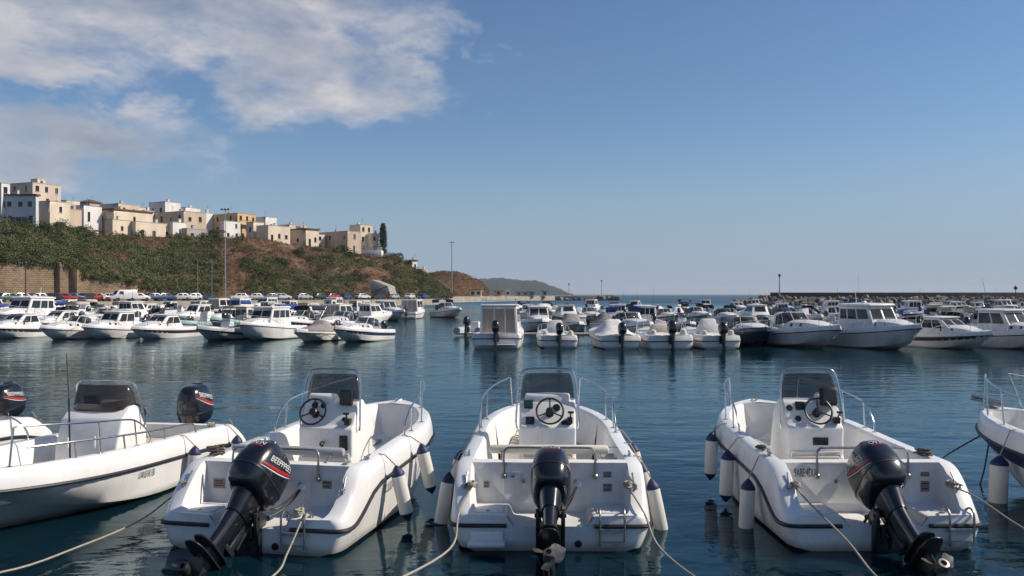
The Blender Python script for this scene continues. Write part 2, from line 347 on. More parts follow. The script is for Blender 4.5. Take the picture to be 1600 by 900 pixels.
    mb = MB(); ring0 = [(S * math.cos(k * math.pi / 24), S * math.sin(k * math.pi / 24), 0) for k in range(48)]
    mb.add(ring0, [tuple(range(48))])
    o = mb.build('water', 'water', merge=False); tag(o, 'calm dark teal harbour water running out to the open sea', kind='structure'); return o
build_water()
# ------------------------------------------------------------------ foreground open boats
class Hull:
    """lines of a small open motorboat; y forward from the transom, z up from the waterline"""
    def __init__(s, L=5.1, B=1.15, f0=0.83, f1=1.05, drop=True, well=0.385, fine=0.40):
        s.L, s.Bm, s.f0, s.f1, s.drop, s.well, s.fine = L, B, f0, f1, drop, well, fine
    def aft(s, y): q = 1 - min(y / 0.26, 1); return 0.89 + 0.11 * math.sqrt(max(0, 1 - q * q))
    def B(s, y):
        b = (s.Bm - 0.055 - 0.05 * sm((y - 0.6) / 1.8)) * s.aft(y); m = s.L * 0.46
        if y > m: b *= max(0, 1 - ((y - m) / (s.L - m)) ** 2.8) ** 0.78
        return max(b, 0.02)
    def S(s, y):
        top = s.f0 + (s.f1 - s.f0) * max(0, y / s.L) ** 1.6
        return lerp(s.well, top, sm((y + 0.02) / 0.66) ** 0.9) if s.drop else top
    def Rr(s, y):
        top = s.S(s.L) - 0.24; mid = s.f0 - 0.27
        r = mid + (top - mid) * max(0, y / s.L) ** 1.8
        return lerp(0.27, r, sm((y - 0.12) / 0.95)) if s.drop else r
    def C(s, y):
        u = min(1, max(0, (y - s.fine * s.L) / (s.L * (0.93 - s.fine)))); return max(0.0, 0.985 * s.Bm / 1.1 * s.aft(y) * max(0, 1 - u * u) ** 0.9 * 0.94)
    def K(s, y):
        u = max(0, (y - 0.58 * s.L) / (s.L * 0.42)); return -0.28 + (s.S(s.L) - 0.12 + 0.28) * u ** 2.3
    def Zc(s, y):
        u = max(0, (y - s.fine * s.L) / (s.L * (0.93 - s.fine))); return max(0.02 + 0.48 * u ** 2, s.K(y) + 0.01)
    def outer(s, y):
        b, S, r, c, k, zc = s.B(y), s.S(y), s.Rr(y), s.C(y), s.K(y), s.Zc(y)
        r = max(r, zc + 0.05) if zc < S - 0.12 else r
        p = [(0, k), (c, zc), (c + 0.035 * min(1, c * 3), zc + 0.012), (lerp(c, b, 0.58) + 0.012, lerp(zc, r, 0.5)), (b - 0.006, r - 0.02), (b, r + 0.02), (b - 0.02, lerp(r, S, 0.55)), (b - 0.045, S - 0.03), (b - 0.085, S), (b - 0.21, S - 0.004)]
        return [(max(x, 0.0), y, z) for x, z in p]
    def stations(s):
        a = [0, .015, .05, .1, .17, .25, .34, .43, .52, .62, .8, 1.1, 1.5, 1.9]
        n = 22; return a + [lerp(1.9, s.L, 1 - (1 - (k + 1) / n) ** 1.5) for k in range(n)]
def both(mb, rings, mi=0):
    mb.loft(rings, False, mi=mi); mb.loft([[(-x, y, z) for x, y, z in r] for r in rings], False, mi=mi)
def liner(h, y, floor):
    b, S = h.B(y), h.S(y); xo = max(b - 0.21, 0)
    return [(xo, y, S - 0.004), (max(xo - 0.03, 0), y, S - 0.04), (max(xo - 0.13, 0) if y < h.L * .6 else max(xo - 0.10, 0), y, floor + 0.04), (max(xo - 0.18, 0), y, floor), (0, y, floor)]
def build_hull(root, h, well=True, sole=0.10, bowdeck=0.45, bowlen=0.42, mat='gelcoat'):
    st = h.stations(); mb = MB()
    both(mb, [h.outer(y) for y in st])
    t = h.outer(0); a = 0.62 if well else 0.10
    if well:
        fl = [(.47, 0, .375), (.40, 0, .265), (0, 0, .265)]
        poly = t + fl[:2]
        mb.add(poly + [(-x, y, z) for x, y, z in reversed(poly[1:])], [tuple(range(len(poly) * 2 - 1))])
    else:
        mb.add(t + [(-x, y, z) for x, y, z in reversed(t[1:])], [tuple(range(len(t) * 2 - 1))])
    mb.build('hull', mat, root, angle=40)
    # inside mouldings
    mb = MB()
    ya = 0.80 if well else 0.10
    if well:
        def asec(y):
            b, S = h.B(y), h.S(y)
            return [(b - .21, y, S - .004), (b - .235, y, max(.38, S - .05)), (b - .27, y, .377), (.47, y, .375), (.445, y, .36), (.41, y, .28), (.385, y, .265), (0, y, .265)]
        both(mb, [asec(y) for y in st if y <= .621])
        w = asec(.62); top = [(b_, .62, h.S(.62) - .004) for b_ in (w[0][0],)]
        ring = w[:-1]
        mb.add(ring + [(-x, y, z) for x, y, z in reversed(ring)], [tuple(range(len(ring) * 2))])
        x0, x1 = w[0][0], h.B(.8) - .21; z0, z1 = h.S(.62) - .004, h.S(.8) - .004
        mb.add([(-x0, .62, z0), (x0, .62, z0), (x1, .8, z1), (-x1, .8, z1)], [(0, 1, 2, 3)])
    else:
        x1 = h.B(.1) - .21
    l0 = liner(h, ya, sole)
    mb.add(l0 + [(-x, y, z) for x, y, z in reversed(l0[:-1])], [tuple(range(len(l0) * 2 - 1))])
    yb = h.L * .67; yc = h.L - bowlen
    ys = [ya] + [y for y in st if ya + .02 < y < yb - .02] + [yb]
    both(mb, [liner(h, y, sole) for y in ys])
    ys = [yb] + [y for y in st if yb + .02 < y < yc - .02] + [yc]
    both(mb, [liner(h, y, bowdeck) for y in ys])
    a1, a2 = liner(h, yb, sole), liner(h, yb, bowdeck)
    mb.add([(-a1[3][0], yb, sole), (a1[3][0], yb, sole), (a2[2][0], yb, bowdeck + .04), (a2[3][0], yb, bowdeck), (-a2[3][0], yb, bowdeck), (-a2[2][0], yb, bowdeck + .04)], [(0, 1, 2, 3, 4, 5)])
    l1 = liner(h, yc, bowdeck); mb.add(l1 + [(-x, y, z) for x, y, z in reversed(l1[:-1])], [tuple(range(len(l1) * 2 - 1))])
    ys = [yc] + [y for y in st if y > yc + .02]
    both(mb, [[(max(h.B(y) - .21, 0), y, h.S(y) - .004), (0, y, h.S(y) + .012)] for y in ys])
    mb.build('cockpit_moulding', 'gelcoat_inside', root, angle=40, bevel=0.012 if well else 0)
def rub_rail(root, h, well=True, r=0.023, mat='dark_rubber', n=34):
    mb = MB(); ys = [y for y in h.stations() if y < h.L - .01]
    side = [(h.B(y) + .008, y, h.Rr(y)) for y in ys] + [(0.0, h.L + .012, h.Rr(h.L))]
    b0 = h.B(0)
    aft = [(.47 if well else 0, -.012, h.Rr(0)), (.6, -.012, h.Rr(0)), (b0 - .06, -.012, h.Rr(0)), (b0 - .015, -.004, h.Rr(0))]
    P = aft + side
    mb.tube(P, r, 8); mb.tube([(-x, y, z) for x, y, z in P], r, 8); mb.build('rub_rail', mat, root)
def bow_rail(root, h, y0=2.45, y1=4.45, hgt=0.42, posts=(3.35,), open_end=True):
    for sgn in (1, -1):
        mb = MB(); g = lambda y, up: (sgn * max(h.B(y) - .13, .05), y, h.S(y) + up)
        pts = [g(y0, 0), g(y0 + .02, .10), g(y0 + .14, hgt * .55), g(y0 + .36, hgt * .82)]
        k = 7
        for i in range(k): y = lerp(y0 + .62, y1 - .05, i / (k - 1)); pts.append(g(y, hgt * lerp(.9, 1.08, i / (k - 1))))
        pts = spline(pts, 4)
        mb.tube(pts + [g(y1, hgt * 1.04), g(y1 + .04, 0)], .0125, 8)
        for p in (y0 + .36,) + tuple(posts):
            t = min(pts, key=lambda q: abs(q.y - p)); mb.tube([g(p - .05, 0), (t.x, t.y, t.z)], .011, 8)
        for p in (y0, y0 + .31) + tuple(q - .05 for q in posts) + (y1 + .04,):
            x, yy, z = g(p, 0); mb.lathe([(.034, z - .003), (.034, z + .006), (.016, z + .012)], 10, M=Matrix.Translation((x, yy, 0)))
        mb.build('bow_rail', 'steel', root)
def cleat(root, p, rz=0.0):
    mb = MB(); M = Matrix.Translation(p) @ Matrix.Rotation(rz, 4, 'Z')
    mb.tube([(0, -.085, .045), (0, -.05, .04), (0, .05, .04), (0, .085, .045)], .011, 8, M=M)
    for y in (-.03, .03): mb.tube([(0, y, -.002), (0, y, .04)], .012, 8, M=M)
    mb.box((0, 0, .003), (.035, .10, .006), M=M); mb.build('cleat', 'steel_dull', root)
COWL = [(.13, -.13, .135, .235), (.17, -.14, .175, .275), (.22, -.145, .198, .298), (.30, -.15, .212, .315), (.335, -.15, .215, .32), (.44, -.15, .212, .318), (.54, -.145, .202, .305),
        (.62, -.14, .186, .282), (.68, -.13, .160, .245), (.715, -.12, .128, .20), (.735, -.11, .085, .14), (.742, -.105, .03, .05)]
def cowl_side(y, z, sg, off=.004, e=2.9):
    for a, b in zip(COWL, COWL[1:]):
        if a[0] <= z <= b[0]:
            t = (z - a[0]) / (b[0] - a[0]); yc, hx, hy = (lerp(a[i], b[i], t) for i in (1, 2, 3)); break
    else: yc, hx, hy = COWL[-3][1:]
    q = min(.995, abs((y - yc) / hy)); return (sg * (hx * (1 - q ** e) ** (1 / e) + off), y, z)
def cowl_back(x, z, off=.004, e=2.9):
    for a, b in zip(COWL, COWL[1:]):
        if a[0] <= z <= b[0]:
            t = (z - a[0]) / (b[0] - a[0]); yc, hx, hy = (lerp(a[i], b[i], t) for i in (1, 2, 3)); break
    q = min(.995, abs(x / hx)); return (x, yc - hy * (1 - q ** e) ** (1 / e) - off, z)
def outboard(root, pivot, tilt, yaw, word='BEEPPPEES', back='ON.IN', prop_mat='worn_metal', scale=1.0):
    """outboard motor; its own z runs along the leg, tilted forward about the clamp"""
    M = Matrix.Translation(pivot) @ Matrix.Rotation(yaw, 4, 'Z') @ Matrix.Rotation(-tilt, 4, 'X') @ Matrix.Scale(scale, 4)
    # leg and mid section
    mb = MB()
    leg = [(.16, -.13, .125, .20), (.05, -.12, .112, .175), (-.06, -.11, .098, .15), (-.085, -.11, .092, .145), (-.09, -.11, .080, .135), (-.30, -.11, .070, .125), (-.47, -.12, .062, .125), (-.505, -.125, .085, .16)]
    mb.loft([se_ring(0, c, z, a, b, 20, 2.5) for z, c, a, b in leg], True, True, True)
    eng = mb.build('outboard_motor', 'engine_black', root, angle=30); eng.matrix_local = M
    mb = MB(); mb.loft([se_ring(0, c, z, a, b, 36, 2.9) for z, c, a, b in COWL], True, True, True)
    cw = mb.build('cowling', 'engine_black', eng, angle=50)
    mb = MB(); ring = se_ring(0, -.15, 0, .2165, .3215, 36, 2.9)
    mb.loft([[(x * s_, -.15 + (y + .15) * s_, z) for x, y, _ in ring] for z, s_ in ((.318, 1.0), (.322, 1.008), (.334, 1.008), (.338, 1.0))], True); mb.build('cowling_seam', 'black_plastic', eng)
    mb = MB(); mb.loft([se_ring(0, -.24, z, a, b, 20, 2.6) for z, a, b in ((.70, .085, .075), (.735, .08, .07), (.75, .06, .05))], True, False, True); mb.build('air_intake', 'engine_black', eng)
    # swoosh and lettering on both flanks
    for sg in (1, -1):
        for nm, mt, w0, w1, sh in (('swoosh', 'decal_red', .006, .020, 0.0), ('swoosh', 'decal_white', .002, .006, -.035)):
            mb = MB(); n = 14; rows = []
            for i in range(n + 1):
                t = i / n; y = lerp(.10, -.40, t); zc = lerp(.615, .395, t ** .85) + sh - .02 * math.sin(t * math.pi); w = lerp(w0, w1, math.sin(min(1, t * 1.15) * math.pi * .9) ** .8) if 0 < t < 1 else .002
                rows.append([cowl_side(y, zc - w, sg), cowl_side(y, zc, sg), cowl_side(y, zc + w, sg)])
            mb.loft(rows, False); mb.build(nm, mt, eng)
        text_on(word, .098, lambda u, v: cowl_side(-.155 + u * sg, .555 + v + u * sg * .34, sg, .005), 'decal_white', eng, squeeze=.82)
    text_on(back, .07, lambda u, v: cowl_back(u, .60 + v, .005), 'decal_white', eng, squeeze=1.0)
    mb = MB(); mb.loft([[cowl_back(lerp(-.09, .10, i / 8), .555 + .014 * math.sin(i / 8 * 3.1) - k * .012, .005) for i in range(9)] for k in (0, 1)], False); mb.build('swoosh', 'decal_red', eng)
    # lower unit
    mb = MB()
    mb.loft([[(x * (1 + .0), y, z) for x, y, z in se_ring(0, -.16, zz, hx, hy, 24, 3.0)] for zz, hx, hy in ((-.515, .10, .24), (-.505, .105, .245), (-.495, .10, .24))], True, True, True)
    mb.loft([se_ring(0, -.17, zz, hx, hy, 24, 3.0) for zz, hx, hy in ((-.622, .085, .25), (-.614, .115, .285), (-.603, .115, .285), (-.597, .085, .25))], True, True, True)
    mb.build('cavitation_plate', 'engine_grey', eng)
    mb = MB(); mb.loft([se_ring(0, -.12, z, a, b, 20, 2.2) for z, a, b in ((-.49, .058, .14), (-.60, .046, .145), (-.70, .038, .14), (-.80, .036, .14))], True, True, True)
    T = Matrix.Translation((0, 0, -.82)) @ Matrix.Rotation(R(90), 4, 'X')
    mb.lathe([(.004, -.185), (.03, -.17), (.05, -.12), (.062, -.03), (.064, .06), (.058, .16), (.054, .22)], 18, M=T)
    mb.loft([[(-.008, .03, -.86), (.008, .03, -.86), (.008, -.22, -.86), (-.008, -.22, -.86)], [(-.003, -.10, -1.03), (.003, -.10, -1.03), (.003, -.26, -1.03), (-.003, -.26, -1.03)]], True, True, True)
    mb.build('gearcase', 'engine_grey', eng)
    mb = MB(); P = Matrix.Translation((0, -.23, -.82)) @ Matrix.Rotation(R(90), 4, 'X')
    mb.lathe([(.05, 0), (.056, .02), (.058, .11), (.05, .13), (.03, .132), (.028, .10)], 18, M=P)
    for k in range(3):
        A = P @ Matrix.Rotation(k * R(120) + .5, 4, 'Z'); rows = []
        for i in range(7):
            t = i / 6; r_ = lerp(.045, .185, t); w = .085 * math.sin(min(1, .28 + t * .8) * math.pi) ** .7 + .008; tw = lerp(R(52), R(24), t)
            rows.append([(r_, s_ * w * math.cos(tw), .06 + s_ * w * math.sin(tw) + .012 * t) for s_ in (-1, -.4, .4, 1)])
        mb.loft(rows, False, M=A); mb.loft([[(x, y, z + .006) for x, y, z in rw] for rw in rows], False, M=A)
    mb.build('propeller', prop_mat, eng, merge=False)
    # swivel bracket, tilt ram and transom clamp
    mb = MB(); mb.loft([se_ring(0, .035, z, a, b, 14, 3) for z, a, b in ((.12, .06, .06), (-.04, .055, .055), (-.30, .05, .05), (-.40, .06, .055))], True, True, True)
    mb.box((.0, .0, .10), (.20, .16, .05)); mb.box((0, .0, -.40), (.16, .15, .05)); mb.tube([(.05, .09, -.33), (.05, .06, .05)], .018, 8); mb.tube([(-.11, .05, .11), (-.12, .25, .12)], .016, 8)
    mb.build('swivel_bracket', 'engine_grey', eng, bevel=.006)
    px, py, pz = pivot; mb = MB()
    for sx in (-1, 1):
        mb.prism([(py + .06, pz + .06), (py - .05, pz + .05), (py - .06, pz - .08), (py + .03, pz - .42), (py + .075, pz - .42), (py + .075, pz - .13), (py + .16, pz - .12), (py + .17, pz - .02)], px + sx * .135 - .02, px + sx * .135 + .02)
        mb.tube([(px + sx * .135, py + .16, pz - .07), (px + sx * .135, py + .23, pz - .07)], .014, 8); mb.lathe([(.03, 0), (.03, .015)], 10, M=Matrix.Translation((px + sx * .135, py + .23, pz - .07)) @ Matrix.Rotation(R(-90), 4, 'X'))
    mb.tube([(px - .17, py, pz), (px + .17, py, pz)], .022, 10); mb.box((px, py + .03, pz - .27), (.25, .05, .05)); mb.tube([(px + .03, py + .03, pz - .36), (px + .02, py - .06, pz - .06)], .026, 10)
    mb.box((px, py + .04, pz - .33), (.22, .04, .17)); mb.box((px + .05, py + .0, pz - .16), (.09, .08, .12)); mb.box((px - .06, py + .0, pz - .2), (.05, .07, .2))
    mb.build('transom_clamp', 'engine_grey', root, bevel=.004)
    return eng
def cable(root, pts, r=.014, mat='black_plastic', name='control_cable'):
    MB().tube(spline(pts, 6), r, 8).build(name, mat, root)
def ladder(root, x, h):
    mb = MB(); z = .375
    for s in (-.13, .13):
        mb.tube(spline([(x + s, .12, z), (x + s, .10, z + .05), (x + s, .02, z + .075), (x + s, -.045, z + .03), (x + s, -.055, z - .08), (x + s, -.05, z - .30)], 5), .0125, 8)
        mb.lathe([(.03, z), (.03, z + .008), (.015, z + .012)], 10, M=Matrix.Translation((x + s, .12, 0)))
    for k, zz in enumerate((-.13, -.28)):
        mb.tube([(x - .14, -.052, z + zz), (x + .14, -.052, z + zz)], .011, 8)
    mb.box((x, -.06, z - .285), (.25, .03, .05)); mb.box((x, -.055, z - .145), (.25, .025, .03)); mb.build('boarding_ladder', 'steel_dull', root)
def console(root, x, style, screen='smoked_screen'):
    w = .37; prof = [(2.02, .10), (2.02, .62), (2.06, .66), (2.05, 1.02), (2.12, 1.06), (2.26, 1.33), (2.34, 1.37), (2.46, 1.36), (2.66, 1.18), (2.80, .75), (2.84, .10)]
    mb = MB(); mb.prism(prof, x - w, x + w); c = mb.build('console', 'gelcoat_inside', root, bevel=.03, seg=3, angle=35)
    # raised brow that carries the instruments
    mb = MB(); b0, b1 = (x - .34, x + .05) if style == 'port' else (x + .08, x + .36) if style == 'star' else (x - .3, x + .3)
    mb.prism([(2.25, 1.25), (2.28, 1.42), (2.34, 1.45), (2.46, 1.35)], b0, b1); mb.build('instrument_brow', 'gelcoat_inside', c, bevel=.03, seg=3)
    n = Vector((0, -.27, .14)).normalized()   # the way the dash faces
    def dash(dx, s): return Vector((x + dx, lerp(2.12, 2.26, s), lerp(1.06, 1.33, s)))
    rot = Vector((0, 0, 1)).rotation_difference(n).to_matrix().to_4x4()
    def gauge(dx, s, r, square=False, mat='gauge_glass'):
        p = dash(dx, s); M = Matrix.Translation(p) @ rot; mb = MB()
        if square: mb.box((0, 0, .012), (r * 2, r * 1.9, .03), M=M)
        else: mb.lathe([(r, -.005), (r, .012), (r * .86, .016)], 20, M=M)
        g = mb.build('gauge', 'black_plastic', c, bevel=.004 if square else 0)
        mb = MB()
        if square: mb.box((0, 0, .029), (r * 1.6, r * 1.4, .006), M=M)
        else: mb.lathe([(r * .8, .012), (r * .8, .0175)], 20, M=M)
        mb.build('gauge_face', mat, c)
    # panel and bin on the aft face
    mb = MB(); mb.box((x, 2.032, .50), (w * 1.62, .03, .30)); mb.build('seat_locker', 'vinyl_cream' if style != 'port' else 'gelcoat_cream', c, bevel=.02, seg=3)
    mb = MB(); y_ = 2.043
    for a, b_ in (((x - w * .86, y_, .70), (x + w * .86, y_, .70)), ((x - w * .86, y_, .30), (x + w * .86, y_, .30)), ((x - w * .86, y_, .30), (x - w * .86, y_, .70)), ((x + w * .86, y_, .30), (x + w * .86, y_, .70))):
        mb.tube([a, b_], .012, 6)
    mb.build('locker_frame', 'gelcoat', c)
    # wheel
    wx = {'port': x - .19, 'star': x + .05, 'mid': x + .03}[style]
    M = Matrix.Translation(dash(wx - x, .45) + n * .10) @ rot; mb = MB()
    mb.tube([(.175 * math.cos(k * math.pi / 18), .175 * math.sin(k * math.pi / 18), 0) for k in range(37)], .0135, 8, M=M, cap=False)
    for a in (90, 205, 335): mb.tube([(.02 * math.cos(R(a)), .02 * math.sin(R(a)), -.012), (.175 * math.cos(R(a)), .175 * math.sin(R(a)), 0)], .010, 6, M=M)
    mb.lathe([(.05, -.02), (.055, 0), (.04, .018), (.01, .022)], 16, M=M); mb.lathe([(.035, -.11), (.03, -.02)], 12, M=M); mb.lathe([(.06, -.115), (.05, -.09)], 16, M=M)
    mb.build('steering_wheel', 'black_plastic', c)
    if style == 'mid':
        gauge(-.25, .86, .058, True, 'green_screen'); gauge(-.23, .12, .055, True); gauge(.27, .02, .045); gauge(.12, .72, .05); gauge(.21, .02, .035)
    elif style == 'port':
        gauge(-.22, .85, .045); gauge(-.10, .85, .04); gauge(-.19, .4, .03); gauge(.22, .25, .03)
        M2 = Matrix.Translation((x + .22, 2.235, 1.40)) @ Matrix.Rotation(R(-12), 4, 'X'); mb = MB(); mb.box((0, 0, 0), (.17, .09, .20), M=M2); g = mb.build('chart_plotter', 'black_plastic', c, bevel=.02)
        mb = MB(); mb.box((0, -.046, .005), (.13, .004, .14), M=M2); mb.build('plotter_screen', 'gauge_glass', c)
        mb = MB(); mb.box((x + .25, 2.048, .84), (.11, .03, .19)); mb.build('switch_panel', 'black_plastic', c, bevel=.008)
        mb = MB(); mb.lathe([(.02, 0), (.028, .01), (.03, .06), (.012, .09)], 12, M=Matrix.Translation((x - .02, 2.03, .84)) @ Matrix.Rotation(R(100), 4, 'X')); mb.tube([(x - .02, 2.0, .84), (x - .02, 1.99, .74)], .016, 8); mb.build('key_switch', 'black_plastic', c)
    else:
        gauge(-.29, .72, .042); gauge(-.15, .80, .06, True); gauge(-.20, .22, .04)
        M2 = Matrix.Translation((x + .22, 2.21, 1.40)) @ Matrix.Rotation(R(-12), 4, 'X'); mb = MB(); mb.box((0, 0, 0), (.22, .10, .24), M=M2); mb.build('chart_plotter', 'black_plastic', c, bevel=.03)
        mb = MB(); mb.box((0, -.051, .0), (.16, .004, .16), M=M2); mb.build('plotter_screen', 'gauge_glass', c)
        mb = MB(); mb.box((x + .06, 2.047, .84), (.20, .02, .10)); mb.build('radio', 'black_plastic', c, bevel=.006)
    # throttle
    mb = MB(); tx = x + .29; p = dash(.29, .1); mb.box((tx, p.y - .03, p.z + .02), (.07, .10, .08)); mb.tube([(tx, p.y - .05, p.z + .03), (tx + .01, p.y - .12, p.z + .13)], .012, 8); mb.tube([(tx - .03, p.y - .12, p.z + .135), (tx + .05, p.y - .12, p.z + .135)], .016, 8)
    mb.build('throttle', 'black_plastic', c, bevel=.006)
    # wind screen: bent sheet with the sides swept back
    mb = MB(); sec = []
    for z, wx_, yf, ys in ((1.28, .36, 2.56, 2.30), (1.40, .355, 2.53, 2.30), (1.55, .34, 2.48, 2.32), (1.67, .315, 2.44, 2.36), (1.695, .29, 2.43, 2.38)):
        sec.append([(x - wx_, ys, z), (x - wx_ * .97, lerp(ys, yf, .55), z), (x - wx_ * .86, lerp(ys, yf, .86), z), (x - wx_ * .6, yf, z), (x, yf + .02, z), (x + wx_ * .6, yf, z), (x + wx_ * .86, lerp(ys, yf, .86), z), (x + wx_ * .97, lerp(ys, yf, .55), z), (x + wx_, ys, z)])
    mb.loft(sec, False); sc_ = mb.build('windscreen', screen, c, angle=60)
    so = sc_.modifiers.new('thickness', 'SOLIDIFY'); so.thickness = .006
    mb = MB(); hp = spline([(x - .40, 2.22, .98), (x - .415, 2.2, 1.08), (x - .395, 2.26, 1.4), (x - .37, 2.32, 1.63), (x - .32, 2.34, 1.735), (x - .22, 2.35, 1.76), (x, 2.36, 1.765), (x + .22, 2.35, 1.76), (x + .32, 2.34, 1.735), (x + .37, 2.32, 1.63), (x + .395, 2.26, 1.4), (x + .415, 2.2, 1.08), (x + .40, 2.22, .98)], 5)
    mb.tube(hp, .0125, 8); mb.build('grab_frame', 'steel', c)
    return c
def deck_lid(root, x, y, z, w, l, mat='gelcoat_cream', vertical=False):
    mb = MB(); mb.box((x, y, z), (w, .012, l) if vertical else (w, l, .012)); o = mb.build('hatch_lid', mat, root, bevel=.005)
    mb = MB(); mb.lathe([(.022, 0), (.022, .008), (.012, .01)], 12, M=Matrix.Translation((x, y - .006, z + l * .32)) @ Matrix.Rotation(R(90), 4, 'X') if vertical else Matrix.Translation((x, y - l * .34, z + .006))); mb.build('latch', 'steel_dull', o)
def sticker(root, p, w, h_, M=None, lines=2):
    mb = MB(); mb.box((0, 0, 0), (w, .004, h_), M=M or Matrix.Translation(p)); s = mb.build('sticker', 'sticker', root)
    mb = MB()
    for k in range(lines): mb.box((0, -.004, h_ * (.28 - .5 * k / max(1, lines - 1) if lines > 1 else 0)), (w * .7, .002, h_ * .12), M=M or Matrix.Translation(p))
    tag(mb.build('print', 'sticker_text', s), kind='stuff'); return s
def open_boat(label, loc, heading, style='mid', tilt=R(52), eyaw=0.0, word='BEEPPPEES', back='ON.IN', cx=0.0, screen='smoked_screen', ladder_x=None, step=False, L=5.1, rail=True, motor=True, stern_rail=True, draw_bow=True, prop='worn_metal', fine=.40, escale=1.0, f0=.83, f1=1.05, cz=1.0, cw=1.0, bolster='vinyl'):
    root = empty('motorboat', (loc[0], loc[1], 0), -R(heading)); tag(root, label, 'motorboat', 'open boats moored in the front row')
    h = Hull(L, f0=f0, f1=f1, fine=fine); build_hull(root, h, bowdeck=.45 if f0 > .7 else .32); rub_rail(root, h)
    if rail: bow_rail(root, h, L * .48, L * .86, posts=(L * .67,))
    cs_ = console(root, cx, style, screen); cs_.scale = (cw, 1, cz)
    # stern rail with bolster and bench
    if stern_rail:
        mb = MB(); zt = 1.0; P = spline([(-.52, .60, .66), (-.52, .60, .80), (-.52, .61, .93), (-.49, .62, .985), (-.42, .62, zt), (0, .62, zt), (.42, .62, zt), (.49, .62, .985), (.52, .61, .93), (.52, .60, .80), (.52, .60, .66)], 4)
        mb.tube(P, .014, 8)
        for s in (-.52, .52): mb.lathe([(.032, 0), (.034, .03), (.02, .05)], 12, M=Matrix.Translation((s, .622, .68)) @ Matrix.Rotation(R(90), 4, 'X'))
        mb.build('stern_rail', 'steel_dull', root)
    if bolster:
        bw = .70
        mb = MB(); T = Matrix.Rotation(R(90), 4, 'Y'); mb.lathe([(.01, -bw), (.042, -bw + .01), (.052, -bw + .04), (.054, 0), (.052, bw - .04), (.042, bw - .01), (.01, bw)], 16, M=Matrix.Translation((0, .93, f0 + .10)) @ T)
        mb.build('bolster', bolster, root)
        for s in (-.55, .55): MB().tube([(s, .72, f0 - .01), (s, .86, f0 + .07), (s, .93, f0 + .09)], .012, 8).build('bolster_bracket', 'steel_dull', root)
    mb = MB(); mb.box((0, 1.06, .26), (1.46, .44, .32)); bn = mb.build('bench', 'gelcoat_inside', root, bevel=.03); mb = MB(); mb.box((0, 1.06, .445), (1.38, .40, .06)); mb.build('cushion', 'vinyl_cream', bn, bevel=.025, seg=3)
    # bow cushions
    yb = L * .67
    for s in (-1, 1):
        top = []; ys = [lerp(yb + .05, L - .62, k / 7) for k in range(8)]
        out = [(s * max(h.B(y) - .36, .1), y) for y in ys]; inn = [(s * .12, y) for y in reversed(ys)]
        poly = out + inn; mb = MB(); mb.loft([[(x, y, .452) for x, y in poly], [(x, y, .50) for x, y in poly]], True, True, True); mb.build('bow_cushion', 'vinyl', root, bevel=.012)
    # deck hardware
    for s in (-1, 1):
        y = .30; cleat(root, (s * (h.B(y) - .15), y, h.S(y) - .003), 0.0)
        cleat(root, (s * (h.B(1.0) - .14), 1.0, h.S(1.0) - .003), 0.0)
    cleat(root, (0, L - .28, h.S(L) + .008), 0.0)
    for s, xx in ((-1, .62), (1, .62)): mb = MB(); mb.lathe([(.022, 0), (.022, .006), (.012, .008)], 10, M=Matrix.Translation((s * .30, .618, .62)) @ Matrix.Rotation(R(90), 4, 'X')); mb.build('drain', 'steel_dull', root)
    mb = MB(); mb.lathe([(.04, 0), (.04, .01), (.028, .012), (.026, .0)], 12, M=Matrix.Translation((.30, -.002, .08)) @ Matrix.Rotation(R(90), 4, 'X')); mb.build('scupper', 'dark_rubber', root)
    if motor:
        outboard(root, (0, -.085, .40), tilt, eyaw, word, back, prop, escale)
        cable(root, [(.33, .615, .58), (.26, .50, .50), (.16, .30, .40), (.10, .12, .46)]); cable(root, [(.31, .60, .55), (.22, .44, .40), (.12, .2, .34), (.05, .05, .40)], .010)
        mb = MB(); mb.lathe([(.05, 0), (.045, .03), (.02, .05)], 14, M=Matrix.Translation((.33, .62, .58)) @ Matrix.Rotation(R(90), 4, 'X')); mb.build('cable_gland', 'gelcoat', root)
    if ladder_x is not None: ladder(root, ladder_x, h)
    if step:
        mb = MB(); mb.box((-.68, -.09, .10), (.40, .18, .05)); mb.box((-.68, -.02, .16), (.36, .03, .12)); mb.build('swim_step', 'gelcoat', root, bevel=.015)
    for s in (-1, 1): mb = MB(); mb.tube(spline([(s * .9, .10, .385), (s * .93, .20, .46), (s * .93, .34, .66), (s * .92, .42, .76)], 4), .010, 8); mb.build('grab_handle', 'steel_dull', root)
    bpy.context.view_layer.update()
    return root, h
def W(root, p): return root.matrix_world @ Vector(p)
